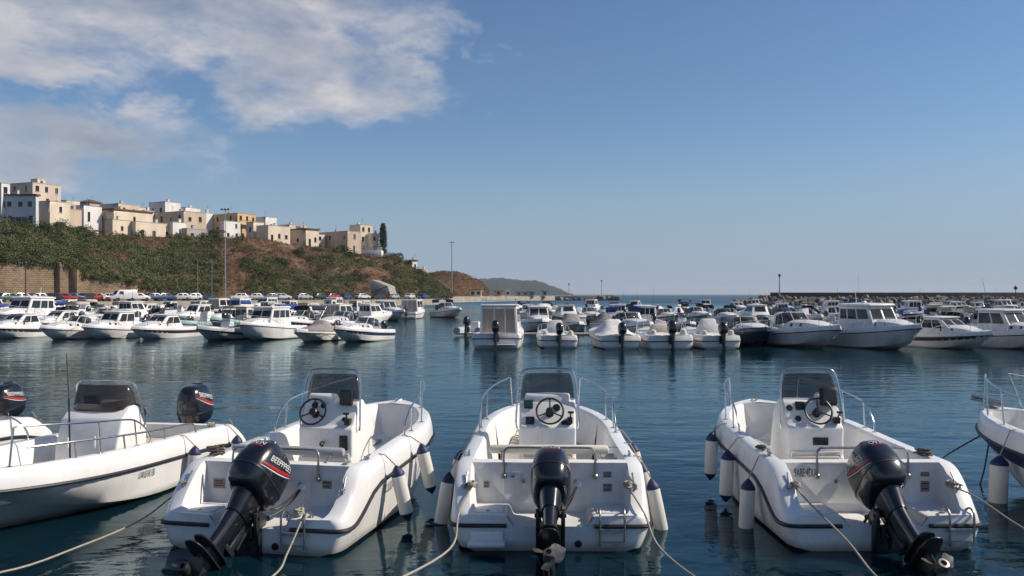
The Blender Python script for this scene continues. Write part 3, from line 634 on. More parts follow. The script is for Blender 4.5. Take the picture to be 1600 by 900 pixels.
def fender(root, h, y, side, ztop, label, r=.085, ln=.46, lean=0.0, fwd=0.0, cord_y=None):
    """inflatable fender hung on a cord from the side deck"""
    P = W(root, (side * (h.B(y) + r + .015 + lean * .2), y, ztop)); G = W(root, (side * (h.B(y) - .10), (cord_y if cord_y is not None else y), h.S(y) + .006)); E = W(root, (side * (h.B(y) - .02), y, h.S(y) - .005))
    o = MB().lathe([(r * .96, 0), (r, -.02), (r * 1.02, -ln * .5), (r, -ln + .02), (r * .96, -ln)], 18).mesh('fender', 'fender_white')
    o = link('fender', o); o.location = P; o.rotation_euler = (fwd, lean * side * -1, 0)
    tag(o, label, 'fender', 'fenders hung along the front boats')
    MB().lathe([(r * .985, -.012), (r * .985, .012), (r * .84, .04), (r * .55, .075), (r * .3, .10), (.006, .115)], 18).build('end_cap', 'navy_cap', o)
    MB().lathe([(.006, -ln - .10), (r * .3, -ln - .08), (r * .6, -ln - .052), (r * .9, -ln - .016), (r * .975, -ln + .012)], 18).build('end_cap', 'navy_cap', o)
    bpy.context.view_layer.update(); I = o.matrix_world.inverted()
    MB().tube([I @ G, I @ E, Vector((0, 0, .108))], .008, 6).build('cord', 'rope', o); return o
def rope(pts, label, r=.0105, mat='rope', sag=0.0, cat='rope'):
    P = [Vector(p) for p in pts]
    if len(P) == 2: P = [P[0].lerp(P[1], k / 12) - Vector((0, 0, sag * 4 * (k / 12) * (1 - k / 12))) for k in range(13)]
    else: P = spline(P, 6)
    o = MB().tube(P, r, 8).build('mooring_rope', mat); tag(o, label, cat, 'mooring ropes of the front boats'); return o
def knot(root, p, n=5):
    """rope turns round a cleat"""
    mb = MB(); rr = random.Random(int(p[0] * 91 + p[1] * 17))
    for k in range(n): mb.tube([(p[0] + rr.uniform(.02, .05) * math.cos(a * .7 + k), p[1] + rr.uniform(.05, .08) * math.sin(a * .7 + k), p[2] + .02 + .009 * k + rr.uniform(-.01, .01)) for a in range(10)], .011, 6)
    mb.build('rope_turns', 'rope', root)

# --- C, the middle boat
pC, hC = open_boat('white open motorboat in the middle of the front row, seen square from astern', (.41, 9.6), 1.5, 'mid', R(58), R(-2), ladder_x=.66, step=True, cx=.0, bolster='gelcoat_cream')
sticker(pC, (.66, .612, .70), .095, .065); sticker(pC, (.66, .612, .55), .10, .09); sticker(pC, (-.72, .612, .58), .06, .07)
for y, s, z, wd in ((2.35, -1, .55, 'upper fender on the left side of the middle boat'), (1.15, -1, .50, 'large fender low on the left quarter of the middle boat'), (2.6, 1, .62, 'farthest fender on the right side of the middle boat'), (1.75, 1, .52, 'half hidden fender between two others on the right of the middle boat'), (.98, 1, .47, 'nearest fender on the right quarter of the middle boat')):
    fender(pC, hC, y, s, z, 'white navy tipped ' + wd, lean=(.20 if s > 0 else .17), ln=.50 if 'large' in wd or 'nearest' in wd else .42, r=.079, fwd=-.06)
knot(pC, (.86, .30, hC.S(.3))); knot(pC, (-.86, .30, hC.S(.3)))
rope([W(pC, (-.87, .28, .62)), W(pC, (-.98, -.05, .40)), (-.62, 8.9, .22), (-1.05, 6.6, .55), (-1.5, 4.2, 1.0)], 'pale mooring rope running forward from the left quarter of the middle boat')
rope([W(pC, (.87, .28, .62)), W(pC, (1.0, -.05, .42)), (1.47, 8.8, .24), (1.63, 6.6, .5), (1.9, 4.2, 1.0)], 'pale mooring rope running forward from the right quarter of the middle boat')
deck_lid(pC, -.42, .613, .60, .20, .26, 'gelcoat', True); deck_lid(pC, .0, 3.72, .457, .36, .30)
for sx in (-1, 1): deck_lid(pC, sx * .68, .30, .381, .34, .36, 'gelcoat_inside')
# --- B, left of it
pB, hB = open_boat('white open motorboat left of the middle one with steered tilted black engine and grey bolster', (-2.80, 9.55), 11.5, 'port', R(50), R(-12), ladder_x=.52, cx=-.02, prop='engine_grey', escale=1.06)
sticker(pB, (-.70, .612, .58), .14, .11, lines=3); sticker(pB, (.62, .612, .62), .11, .09)
mb = MB(); mb.lathe([(.035, 0), (.035, .01), (.024, .012)], 12, M=Matrix.Translation((.80, .70, hB.S(.7)))); mb.build('fuel_filler', 'steel_dull', pB)
text_on('K.LIDA', .17, lambda u, v: (lerp(hB.outer(1.45 + u)[3][0], hB.outer(1.45 + u)[4][0], max(0, min(1, .62 + v * 3.2))) + .012, 1.45 + u, lerp(hB.outer(1.45 + u)[3][2], hB.outer(1.45 + u)[4][2], .55 + v * 3.4)), 'decal_dark', pB, squeeze=.8)
for y, s, z, wd in ((2.4, 1, .70, 'farther fender on the right side of the boat with the steered engine'), (1.3, 1, .62, 'nearer fender on the right side of the boat with the steered engine')):
    fender(pB, hB, y, s, z, 'white navy tipped ' + wd, lean=.22, ln=.46, r=.082)
knot(pB, (.52, .12, .40), 4)
rope([W(pB, (.60, .05, .42)), W(pB, (.62, -.08, .36)), W(pB, (.60, -.35, .12)), (-2.30, 8.75, .03), (-2.35, 7.6, .18), (-2.5, 5.0, .85)], 'pale mooring rope looping from the ladder of the boat with the steered engine')
deck_lid(pB, .30, .613, .55, .26, .20, 'gelcoat_inside', True); deck_lid(pB, -.68, .30, .381, .36, .40, 'gelcoat_inside')
# --- D, right of the middle
pD, hD = open_boat('white open motorboat with lettering on its stern and engine swung right', (4.0, 9.6), -0.8, 'star', R(52), R(9), ladder_x=.80, cx=-.02, word='BOYOOES', back='OV.IN', escale=1.05, bolster=None)
text_on('9ARE:4DUE', .135, lambda u, v: (-.645 + u, .612, .715 + v), 'sticker_text', pD, squeeze=.40)
sticker(pD, (.72, .612, .70), .10, .05); sticker(pD, (.72, .612, .56), .10, .12)
for y, s, z, wd in ((3.05, -1, .70, 'farthest of three fenders on the left side of the lettered boat'), (2.1, -1, .61, 'middle of three fenders on the left side of the lettered boat'), (1.0, -1, .46, 'nearest of three fenders on the left side of the lettered boat')):
    fender(pD, hD, y, s, z, 'white navy capped ' + wd, lean=.05, ln=.47, r=.086)
knot(pD, (.86, .30, hD.S(.3))); knot(pD, (-.86, .30, hD.S(.3)))
rope([W(pD, (-.87, .28, .62)), W(pD, (-.80, .0, .50)), W(pD, (-.62, -.55, .26)), (3.42, 8.3, .10), (3.35, 6.9, .30), (3.2, 4.6, .9)], 'pale mooring rope dropping from the left quarter of the lettered boat')
rope([W(pD, (.87, .28, .62)), W(pD, (1.02, .1, .56)), (5.55, 9.0, .22), (6.3, 7.6, .45), (7.0, 6.0, .8)], 'pale mooring rope stretched from the right quarter of the lettered boat')
deck_lid(pD, -.66, .30, .381, .38, .40, 'gelcoat_inside'); deck_lid(pD, .0, 1.65, .106, .5, .4)
# --- A, left, bow towards the quay
pA, hA = open_boat('white open motorboat at left lying bow to camera with brown windscreen and low side rails', (-5.42, 15.05), 188.8, 'port', R(6), 0.0, screen='brown_screen', L=5.7, stern_rail=False, cx=.0, fine=.42, escale=1.1, f0=.68, f1=.84, cz=.87, cw=1.25, bolster=None)
text_on('IIASI9IIB', .17, lambda u, v: (-(lerp(hA.outer(3.0 - u)[3][0], hA.outer(3.0 - u)[4][0], .55 + v * 4.0) + .014), 3.0 - u, lerp(hA.outer(3.0 - u)[3][2], hA.outer(3.0 - u)[4][2], .55 + v * 4.0)), 'decal_dark', pA, squeeze=.62)
fender(pA, hA, .75, -1, .42, 'white fender hung at the stern quarter of the boat lying bow to camera', lean=.08, ln=.44, r=.09)
fender(pA, hA, 2.0, -1, .46, 'scuffed fender beside the registration letters of the boat lying bow to camera', lean=.08, ln=.44, r=.09)
knot(pA, (-.88, .95, hA.S(1.0)))
mb = MB(); mb.tube([(.12, 2.95, .3), (.13, 2.97, 1.35)], .012, 8); mb.tube([(.13, 2.97, 1.35), (.14, 3.0, 1.95)], .005, 6); mb.build('radio_aerial', 'black_plastic', pA)
# low rails along the near side deck
mb = MB(); mb.tube(spline([(-.98, 1.6, hA.S(1.6)), (-.96, 1.72, hA.S(1.7) + .14), (-.96, 2.6, hA.S(2.6) + .16), (-.92, 3.4, hA.S(3.4) + .18), (-.80, 4.2, hA.S(4.2) + .2), (-.60, 4.75, hA.S(4.7) + .2)], 5), .013, 8)
for y in (2.35, 3.3, 4.15): mb.tube([(-(hA.B(y) - .13), y, hA.S(y)), (-(hA.B(y) - .15), y, hA.S(y) + .17)], .012, 8)
mb.build('side_rail', 'steel_dull', pA)
mb = MB(); mb.box((-.18, 2.865, .74), (.025, .02, .16), M=Matrix.Identity(4)); mb.box((.22, 2.865, .72), (.03, .03, .14)); mb.build('grab_handle', 'gelcoat', pA, bevel=.006)
rope([(-4.02, 10.6, .36), (-4.25, 10.2, .17), (-4.58, 9.5, .08), (-4.9, 8.57, .09), (-5.5, 7.6, .3), (-6, 6.5, .7)], 'long slack pale rope crossing the dark water at lower left')
# --- the boat beyond A, cut by the left edge
pZ, hZ = open_boat('white open motorboat cut by the left edge with its black engine behind the rails', (-9.05, 15.9), 190, 'mid', R(14), 0.0, L=5.3, stern_rail=False, f0=.68, f1=.84, cz=.87, bolster=None)
# --- E, right edge: bow of a flared boat with a navy band
pE, hE = open_boat('white boat bow at the right edge with navy band under its flared side', (8.15, 8.35), -9, 'mid', L=5.5, motor=False, rail=False, stern_rail=False)
mb = MB()
for s in (1, -1):
    g = lambda y, up, inn=.13: (s * max(hE.B(y) - inn, .05), y, hE.S(y) + up)
    P = spline([g(1.9, 0), g(2.05, .2), g(2.4, .33), g(3.2, .40), g(4.2, .46), g(4.9, .50), g(5.25, .52)], 5); mb.tube(P + [g(5.12, 0, .1)], .013, 8)
    for y in (3.0, 4.2, 4.85): q = min(P, key=lambda t: abs(t.y - y)); mb.tube([g(y - .1, 0), q], .012, 8)
mb.build('bow_rail', 'steel', pE)
mb = MB()
for s in (1, -1):
    rows = []
    for y in [y for y in hE.stations() if .05 < y < 5.40]:
        o_ = [Vector(p) for p in hE.outer(y)]; a_, b_ = o_[4], o_[3]
        rows.append([(s * (lerp(a_.x, b_.x, t) + .006), y, lerp(a_.z, b_.z, t)) for t in (.04, .3, .62)])
    mb.loft(rows, False)
mb.build('navy_band', 'navy', pE)
fender(pE, hE, 3.75, -1, .50, 'white fender with navy ends hanging at the right edge bow', lean=.04, ln=.55, r=.115)
a0 = W(pE, (-.1, 5.42, .62)); rope([a0, (a0.x - .55, a0.y + .1, .25), (a0.x - 1.0, a0.y - .1, -.05)], 'dark doubled bow line of the boat at the right edge', .012, 'rope_dark')
a0 = W(pE, (-.25, 5.1, .55)); rope([a0, (a0.x - .2, a0.y - .25, .2), (a0.x - .36, a0.y - .4, -.05)], 'dark bow line dropping nearer the fender at the right edge', .012, 'rope_dark')
mb = MB(); mb.prism([(5.2, 1.08), (5.75, 1.10), (5.75, 1.13), (5.2, 1.13)], -.08, .08); mb.tube([(0, 5.1, 1.12), (0, 5.8, 1.16)], .03, 8); mb.build('bow_roller', 'steel_dull', pE)

# loose gear aboard
def bucket(root, p, label, mat, r=.14, h_=.26):
    o = link('bucket', MB().lathe([(r * .75, 0), (r, h_), (r * 1.04, h_), (r * 1.04, h_ - .02), (r * .96, h_ - .005), (r * .72, .02)], 20).mesh('bucket', mat)); o.location = W(root, p); tag(o, label, 'bucket')
    MB().tube([(r * math.cos(a * math.pi / 10), .05 * math.sin(a * math.pi / 10), h_ + .10 * math.sin(a * math.pi / 10)) for a in range(11)], .005, 6).build('handle', 'steel_dull', o)
def coil(root, p, label, r=.14, turns=5, mat='rope'):
    pts = []; rr = random.Random(len(label))
    for k in range(turns * 14): a = k * 2 * math.pi / 14; q = r * (.75 + .25 * math.sin(k * .7)) ; pts.append((q * math.cos(a) + rr.uniform(-.01, .01), q * 1.3 * math.sin(a), .014 + .018 * (k / 14) + rr.uniform(-.006, .006)))
    o = link('rope_coil', MB().tube(pts, .011, 6).mesh('rope_coil', mat)); o.location = W(root, p); o.rotation_euler = (0, 0, root.rotation_euler.z); tag(o, label, 'rope')
tinted('clear_plastic', (.55, .57, .58), .45)
bucket(pC, (.80, 1.45, .105), 'translucent plastic bucket at the right side of the middle boat cockpit', 'clear_plastic', .16, .66)
bucket(pB, (-.75, 1.75, .105), 'white bucket on the cockpit floor of the boat with the steered engine', 'fender_white', .15, .5)
coil(pD, (.86, .95, hD.S(.95) - .002), 'rope coil on the right side deck of the lettered boat', .09, 4, 'rope_dark')
coil(pD, (-.95, 1.32, hD.S(1.3) - .002), 'small dark rope coil on the left side deck of the lettered boat', .06, 3, 'rope_dark')
coil(pB, (-.93, .95, hB.S(.95) - .002), 'grey rope heap on the left side deck of the boat with the steered engine', .09, 5, 'rope_dark')
coil(pC, (-.35, 4.0, .51), 'pale rope coil lying on the bow cushion of the middle boat', .16, 4)
coil(pA, (.3, 4.6, .51), 'dark rope coil on the bow cushion of the boat lying bow to camera', .15, 4, 'rope_dark')
# ------------------------------------------------------------------ boats of the basin (prototypes with parts, then copies)
def quad_pane(mb, q, u0, u1, v0, v1, off=.012, th=.012, mi=0):
    """a pane on the quad q (corners bottom-left, bottom-right, top-right, top-left), set a little proud"""
    a, b, c, d = (Vector(p) for p in q); n = (b - a).cross(d - a).normalized()
    f = lambda u, v: a.lerp(b, u).lerp(d.lerp(c, u), v)
    P = [f(u0, v0), f(u1, v0), f(u1, v1), f(u0, v1)]
    vs = [p - n * th for p in P] + [p + n * off for p in P]
    mb.add(vs, [(4, 5, 6, 7), (0, 1, 5, 4), (1, 2, 6, 5), (2, 3, 7, 6), (3, 0, 4, 7)], mi)
def bhull(root, h, mat, stripe=None, cock0=.12, cock1=None, sole=.28, deck='hull_white', wood=False):
    st = [0, .04, .15, .4] + [lerp(.4, h.L, 1 - (1 - (k + 1) / 15) ** 1.35) for k in range(15)]
    mb = MB(); both(mb, [h.outer(y)[:9] for y in st]); t = h.outer(0)[:9]; tt = t + [(-x, y, z) for x, y, z in reversed(t[1:])]; mb.add(tt, [tuple(range(len(tt)))])
    mb.build('hull', mat, root, angle=40)
    cock1 = cock1 or h.L * .45
    mb = MB(); e = [h.outer(y)[8] for y in st]
    fwd = [p for p in e if p[1] > cock1]
    both(mb, [[(h.outer(y)[8][0], y, h.S(y)), (0, y, h.S(y) + .05)] for y in [cock1] + [p[1] for p in fwd]])
    ys = [0] + [cock0] + [y for y in st if cock0 + .02 < y < cock1 - .02] + [cock1]
    both(mb, [[(h.B(y) - .085, y, h.S(y)), (h.B(y) - .26, y, h.S(y)), (h.B(y) - .30, y, sole), (0, y, sole)] for y in ys[1:]])
    b = h.B(0) - .085; z = h.S(0); b1 = h.B(cock0) - .26
    mb.add([(-b, 0, z), (b, 0, z), (b, cock0, z), (-b, cock0, z)], [(0, 1, 2, 3)]); mb.add([(-b1, cock0, z), (b1, cock0, z), (b1, cock0, sole), (-b1, cock0, sole)], [(0, 1, 2, 3)])
    b2 = h.B(cock1) - .085; z2 = h.S(cock1); mb.add([(-b2 + .17, cock1, z2), (b2 - .17, cock1, z2), (b2 - .17, cock1, sole), (-b2 + .17, cock1, sole)], [(0, 1, 2, 3)])
    mb.build('deck', deck, root, angle=40)
    if stripe:
        mb = MB()
        for s in (1, -1):
            rows = []
            for y in [y for y in st if y < h.L - .05]:
                o_ = [Vector(p) for p in h.outer(y)]; a_, b_ = o_[4], o_[3]
                rows.append([(s * (lerp(a_.x, b_.x, t) + .008), y, lerp(a_.z, b_.z, t)) for t in (.06, .35, .66)])
            mb.loft(rows, False)
        mb.build('stripe', stripe, root)
    mb = MB(); P = [(h.B(y) + .008, y, h.Rr(y)) for y in st if y < h.L - .01] + [(0, h.L + .012, h.Rr(h.L))]
    mb.tube([(0, -.015, h.Rr(0))] + [(h.B(0) - .03, -.012, h.Rr(0))] + P, .026, 6); mb.tube([(0, -.015, h.Rr(0))] + [(-h.B(0) + .03, -.012, h.Rr(0))] + [(-x, y, z) for x, y, z in P], .026, 6); mb.build('rub_rail', 'dark_rubber', root)
def brail(root, h, y0, y1, up=.42):
    mb = MB()
    for s in (1, -1):
        g = lambda y, u: (s * max(h.B(y) - .10, 0), y, h.S(y) + u)
        n = 8; top = [g(lerp(y0, y1, k / n), up * min(1, .5 + k * .3)) for k in range(n + 1)]
        mb.tube([g(y0 - .1, 0)] + top + [(0, h.L - .02, h.S(h.L) + up)], .014, 6)
        for k in (2, 4, 6, 8): mb.tube([g(top[k][1], 0), top[k]], .012, 6)
    mb.build('bow_rail', 'steel', root)
def house(root, name, y0, y1, w, z0, hgt, rf=.3, rb=.05, tp=.86, mat='hull_white', roof=.10, glass='boat_glass', side=((.06, .46), (.52, .92)), front=((.06, .47), (.53, .94)), back=((.10, .36), (.40, .60), (.64, .90)), v=(.42, .90), vb=None, roofmat=None):
    """deck house: tapering box, glazing on every side, overhanging roof"""
    a = [Vector((-w, y0, z0)), Vector((w, y0, z0)), Vector((w, y1, z0)), Vector((-w, y1, z0))]
    yt0, yt1 = y0 + rb, y1 - rf; t = [Vector((-w * tp, yt0, z0 + hgt)), Vector((w * tp, yt0, z0 + hgt)), Vector((w * tp, yt1, z0 + hgt)), Vector((-w * tp, yt1, z0 + hgt))]
    mb = MB(); mb.add(a + t, [(0, 1, 5, 4), (1, 2, 6, 5), (2, 3, 7, 6), (3, 0, 4, 7), (4, 5, 6, 7)]); ho = mb.build(name, mat, root, bevel=.04)
    Q = {'back': (a[0], a[1], t[1], t[0]), 'right': (a[1], a[2], t[2], t[1]), 'front': (a[2], a[3], t[3], t[2]), 'left': (a[3], a[0], t[0], t[3])}
    for k, q in Q.items():
        sp = {'back': back, 'front': front, 'right': side, 'left': tuple((1 - b_, 1 - a_) for a_, b_ in (side or ()))}[k]; vv = (vb or v) if k == 'back' else v
        for u0, u1 in sp or ():
            mb = MB(); quad_pane(mb, q, u0, u1, vv[0], vv[1]); mb.build('window', glass if not (k == 'back' and vb) else 'curtain', ho)
    if roof:
        mb = MB(); r0 = [(-w * tp - .06, yt0 - .12, z0 + hgt), (w * tp + .06, yt0 - .12, z0 + hgt), (w * tp + .06, yt1 + .22, z0 + hgt), (-w * tp - .06, yt1 + .22, z0 + hgt)]
        mb.loft([[(x, y, z + .004) for x, y, z in r0], [(x, y, z + roof * .6) for x, y, z in r0], [(x * .85, lerp((yt0 + yt1) / 2, y, .86), z + roof) for x, y, z in r0]], True, True, True); mb.build('roof', roofmat or mat, ho, bevel=.025)
    return ho
def cuddy(root, h, y0, y1, hgt=.42, mat='hull_white', glass='boat_glass', screen=True, side=True):
    """low cabin trunk on the foredeck with a raked screen"""
    def sec(y, t): w = max(min(h.B(y) - .24, .9), .05); z = h.S(y); hh = hgt * t; return [(-w, y, z), (-w * .9, y, z + hh * .7), (-w * .62, y, z + hh), (0, y, z + hh * 1.08), (w * .62, y, z + hh), (w * .9, y, z + hh * .7), (w, y, z)]
    ys = [lerp(y0, y1, k / 7) for k in range(8)]; tt = [1, 1, .97, .9, .8, .64, .42, .1]
    mb = MB(); mb.loft([sec(y, t) for y, t in zip(ys, tt)], False); s0 = sec(y0, 1); mb.add(s0, [tuple(range(7))]); c = mb.build('cabin_trunk', mat, root, angle=30)
    if side:
        for s in (1, -1):
            a, b = sec(ys[1], tt[1]), sec(ys[4], tt[4]); i, j = (5, 6) if s > 0 else (1, 0)
            q = [b[j], a[j], a[i], b[i]] if s < 0 else [a[j], b[j], b[i], a[i]]; mb = MB(); quad_pane(mb, q, .08, .92, .25, .85); mb.build('window', glass, c)
    if screen:
        w = min(h.B(y0) - .2, .95); z = h.S(y0) + hgt * .9; H = .48
        L0 = [(-w, y0 - .75, z - .22), (-w * .95, y0 - .1, z - .12), (-w * .55, y0 + .38, z), (w * .55, y0 + .38, z), (w * .95, y0 - .1, z - .12), (w, y0 - .75, z - .22)]
        L1 = [(-w * .9, y0 - .80, z + H * .62), (-w * .84, y0 - .38, z + H * .9), (-w * .48, y0 - .08, z + H), (w * .48, y0 - .08, z + H), (w * .84, y0 - .38, z + H * .9), (w * .9, y0 - .80, z + H * .62)]
        fr = MB(); fr.tube(L1, .022, 6)
        for k in range(6): fr.tube([L0[k], L1[k]], .02, 6)
        fr.build('screen_frame', mat, root)
        for k in range(5):
            mb = MB(); mb.add([L0[k], L0[k + 1], L1[k + 1], L1[k]], [(0, 1, 2, 3)]); o = mb.build('windscreen', glass, root); o.modifiers.new('thickness', 'SOLIDIFY').thickness = .012
    return c
def simple_motor(root, x=0, z=.62, tilt=R(18), col='engine_black', s=1.0):
    mb = MB(); M = Matrix.Translation((x, -.12, z)) @ Matrix.Rotation(-tilt, 4, 'X') @ Matrix.Scale(s, 4)
    mb.loft([se_ring(0, c, zz, a, b, 16, 2.7) for zz, c, a, b in COWL[::2] + [COWL[-1]]], True, True, True, M=M)
    o = mb.build('engine_cowling', col, root, angle=40)
    mb = MB(); mb.loft([se_ring(0, -.12, zz, a, b, 12, 2.4) for zz, a, b in ((.15, .12, .19), (-.1, .09, .15), (-.5, .06, .13), (-.52, .10, .24), (-.54, .10, .24), (-.55, .05, .13), (-.82, .045, .14), (-1.0, .01, .06))], True, True, True, M=M); mb.box((0, .08, -.12), (.26, .12, .38), M=M); mb.build('engine_leg', 'engine_grey', root)
def cover(root, h, pts, mat, y0=0.2, y1=None):
    """cloth stretched over the cockpit: pts = (y, height of the ridge above the sheer, width factor)"""
    secs = []; key = [Vector((y, up, wf)) for y, up, wf in pts]; key = spline(key, 4)
    prof = ((1, -.10), (1, .03), (.93, .10), (.82, .20), (.66, .44), (.48, .78), (.34, .95), (.17, 1.0), (0, .98))
    for y, up, wf in key:
        w = (h.B(y) + .01) * wf; z = h.S(y) - .02; row_ = []
        for sx in (-1, 1):
            for a_, b_ in (prof if sx < 0 else list(reversed(prof))[1:]):
                p = Vector((sx * a_ * w, y, z + (up * b_ if b_ > 0 else b_)))
                cr = noise.noise(Vector((p.x * 3.2, y * 1.3, p.z * 2))) * .06 + noise.noise(Vector((p.x * 9, y * 4, 3))) * .025
                p.z += cr * (1 if b_ > .05 else .3) ; row_.append(tuple(p))
        secs.append(row_)
    mb = MB(); mb.loft(secs, False); mb.add(secs[0], [tuple(range(len(secs[0])))]); mb.add(secs[-1], [tuple(range(len(secs[-1])))]); mb.build('cover', mat, root, angle=60)
def canopy(root, y0, y1, w, z, mat, legs=True, side=0.0):
    mb = MB(); secs = [[(-w, y, z - .10 - side), (-w * .95, y, z - .03), (-w * .5, y, z + .05), (0, y, z + .07), (w * .5, y, z + .05), (w * .95, y, z - .03), (w, y, z - .10 - side)] for y in (y0, lerp(y0, y1, .5), y1)]
    mb.loft(secs, False); o = mb.build('canopy', mat, root); o.modifiers.new('thickness', 'SOLIDIFY').thickness = .02
    if legs:
        mb = MB()
        for s in (1, -1):
            for y in (y0, y1): mb.tube([(s * w * .98, lerp(y0, y1, .5), z - 1.1), (s * w * .97, y, z - .05)], .015, 6)
        mb.build('canopy_frame', 'steel_dull', root)
def bfender(root, h, y, s, z=.55):
    mb = MB(); mb.lathe([(.02, .10), (.05, .06), (.085, 0), (.09, -.25), (.085, -.42), (.05, -.48), (.02, -.5)], 12, M=Matrix.Translation((s * (h.B(y) + .10), y, z))); mb.tube([(s * (h.B(y) + .10), y, z + .08), (s * (h.B(y) - .06), y, h.S(y))], .01, 5); mb.build('side_fender', 'fender_white', root)
PROTO = {}
def proto(kind):
    """one boat of each kind, built at the origin"""
    root = empty('moored_boat')
    H = lambda L, B, f0, f1: Hull(L, B, f0, f1, drop=False)
    if kind == 'cuddy':
        h = H(6.0, 1.2, .80, 1.15); bhull(root, h, 'hull_white', None); cuddy(root, h, 2.7, 5.1); brail(root, h, 2.9, 5.9); simple_motor(root, z=.70)
    elif kind == 'cuddy_stripe':
        h = H(6.2, 1.22, .82, 1.15); bhull(root, h, 'hull_white', 'navy'); cuddy(root, h, 2.8, 5.2, .36, glass='boat_glass_blue'); brail(root, h, 3.0, 6.1); simple_motor(root, z=.70)
    elif kind == 'hardtop':
        h = H(6.4, 1.25, .85, 1.2); bhull(root, h, 'hull_white', None, cock1=2.0); cuddy(root, h, 3.6, 5.5, .38, screen=False); house(root, 'wheelhouse', 2.0, 4.2, .86, .85, 1.15, rf=.75, rb=-.05, side=((.05, .45), (.50, .86))); brail(root, h, 3.2, 6.3); simple_motor(root, z=.75)
    elif kind == 'coupe':     # low sleek cabin with long side windows
        h = H(6.6, 1.25, .85, 1.15); bhull(root, h, 'hull_white', 'dark_rubber', cock1=2.2); cuddy(root, h, 3.4, 5.7, .42, screen=False); house(root, 'cabin', 2.2, 4.9, .90, .88, .92, rf=1.25, rb=.35, tp=.76, side=((.06, .42), (.46, .80)), v=(.36, .86), back=((.15, .85),), roof=.07); brail(root, h, 3.3, 6.5)
    elif kind == 'pilot':     # larger wheelhouse boat
        h = H(7.6, 1.4, 1.0, 1.5); bhull(root, h, 'hull_white', None, cock1=2.0, sole=.4); cuddy(root, h, 4.6, 6.7, .45, screen=False); house(root, 'wheelhouse', 2.1, 5.2, 1.02, 1.02, 1.45, rf=.7, rb=0, tp=.88, roof=.16, side=((.06, .26), (.30, .56), (.60, .92)), v=(.48, .88)); brail(root, h, 3.6, 7.4, .5)
        mb = MB(); mb.tube([(0, 2.6, 2.6), (0, 2.5, 3.4)], .02, 6); mb.lathe([(.16, 0), (.18, .06), (.12, .14)], 12, M=Matrix.Translation((0, 3.2, 2.62))); mb.build('radar_mast', 'hull_white', root)
    elif kind == 'stern_house':   # glazed cabin seen from astern
        h = H(6.6, 1.28, .78, 1.1); bhull(root, h, 'hull_white', None, cock1=1.5, sole=.3); house(root, 'wheelhouse', 1.5, 4.6, .98, .70, 1.42, rf=.6, rb=.04, tp=.92, back=((.06, .36), (.39, .66), (.69, .94)), vb=(.06, .90), roof=.10); cuddy(root, h, 4.2, 5.6, .36, screen=False); brail(root, h, 3.4, 6.5); simple_motor(root, z=.68, tilt=R(8))
        mb = MB()
        for s in (1, -1): mb.tube(spline([(s * .90, 1.7, 2.2), (s * .86, 1.75, 2.42), (s * .84, 2.4, 2.5), (s * .84, 4.0, 2.45)], 4), .02, 6)
        mb.tube([(-.86, 1.75, 2.42), (.86, 1.75, 2.42)], .02, 6); mb.build('roof_rack', 'steel', root)
        mb = MB(); mb.box((0, -.16, .22), (1.9, .34, .06)); mb.build('swim_platform', 'hull_white', root, bevel=.02)
    elif kind in ('open_white', 'open_grey', 'open_teal'):
        h = H(5.2, 1.08, .66, .95); bhull(root, h, {'open_white': 'hull_white', 'open_grey': 'hull_grey', 'open_teal': 'hull_teal'}[kind], 'navy' if kind == 'open_grey' else None, cock1=3.6, sole=.2)
        house(root, 'console', 1.8, 2.5, .36, .2, .95, rf=.2, rb=.05, tp=.92, roof=0, side=None, back=None, front=None)
        mb = MB(); mb.add([(-.34, 2.34, 1.15), (.34, 2.34, 1.15), (.30, 2.2, 1.58), (-.30, 2.2, 1.58)], [(0, 1, 2, 3)]); o = mb.build('windscreen', 'smoked_screen', root); o.modifiers.new('thickness', 'SOLIDIFY').thickness = .01
        mb = MB(); mb.box((0, .7, .38), (1.4, .4, .34)); mb.build('bench', 'vinyl_cream', root, bevel=.03); brail(root, h, 2.6, 5.1, .32); simple_motor(root, z=.58)
    elif kind in ('cover_white', 'cover_cream', 'cover_grey', 'cover_navy'):
        h = H(5.3, 1.12, .66, .95); bhull(root, h, 'hull_white', None, cock1=3.6)
        cover(root, h, [(.25, .10, .98), (.9, .22, 1.0), (1.5, .50, 1.0), (1.9, .72, 1.0), (2.4, .70, 1.0), (2.8, .40, 1.0), (3.8, .20, 1.0), (4.7, .08, 1.0)], {'cover_white': 'tarp_white', 'cover_cream': 'tarp_cream', 'cover_grey': 'tarp_grey', 'cover_navy': 'tarp_navy'}[kind]); simple_motor(root, z=.60, tilt=R(6))
    elif kind in ('console_cover', 'console_cover_low'):    # open boat, only its console wrapped
        h = H(5.3, 1.14, .66, .95); bhull(root, h, 'hull_white', None, cock1=3.7, sole=.2)
        tall = kind == 'console_cover'; mb = MB(); y0 = 1.6; W_ = .62 if not tall else .5; ht = 1.28 if tall else .95
        mb.loft([[(-W_, y0, .22), (W_, y0, .22), (W_, y0 + 1.1, .22), (-W_, y0 + 1.1, .22)], [(-W_ * .95, y0 + .03, .22 + ht * .6), (W_ * .95, y0 + .03, .22 + ht * .6), (W_ * .95, y0 + 1.0, .22 + ht * .55), (-W_ * .95, y0 + 1.0, .22 + ht * .55)], [(-W_ * .7, y0 + .18, .22 + ht), (W_ * .7, y0 + .18, .22 + ht), (W_ * .66, y0 + .6, .22 + ht), (-W_ * .66, y0 + .6, .22 + ht)]], True, False, True); mb.build('console_cover', 'tarp_cream' if not tall else 'tarp_white', root, bevel=.05, seg=2)
        cover(root, h, [(.3, .05, .96), (.7, .14, .97), (1.2, .10, .98)], 'tarp_white'); brail(root, h, 2.7, 5.1, .34); simple_motor(root, z=.60, tilt=R(10), s=1.05)
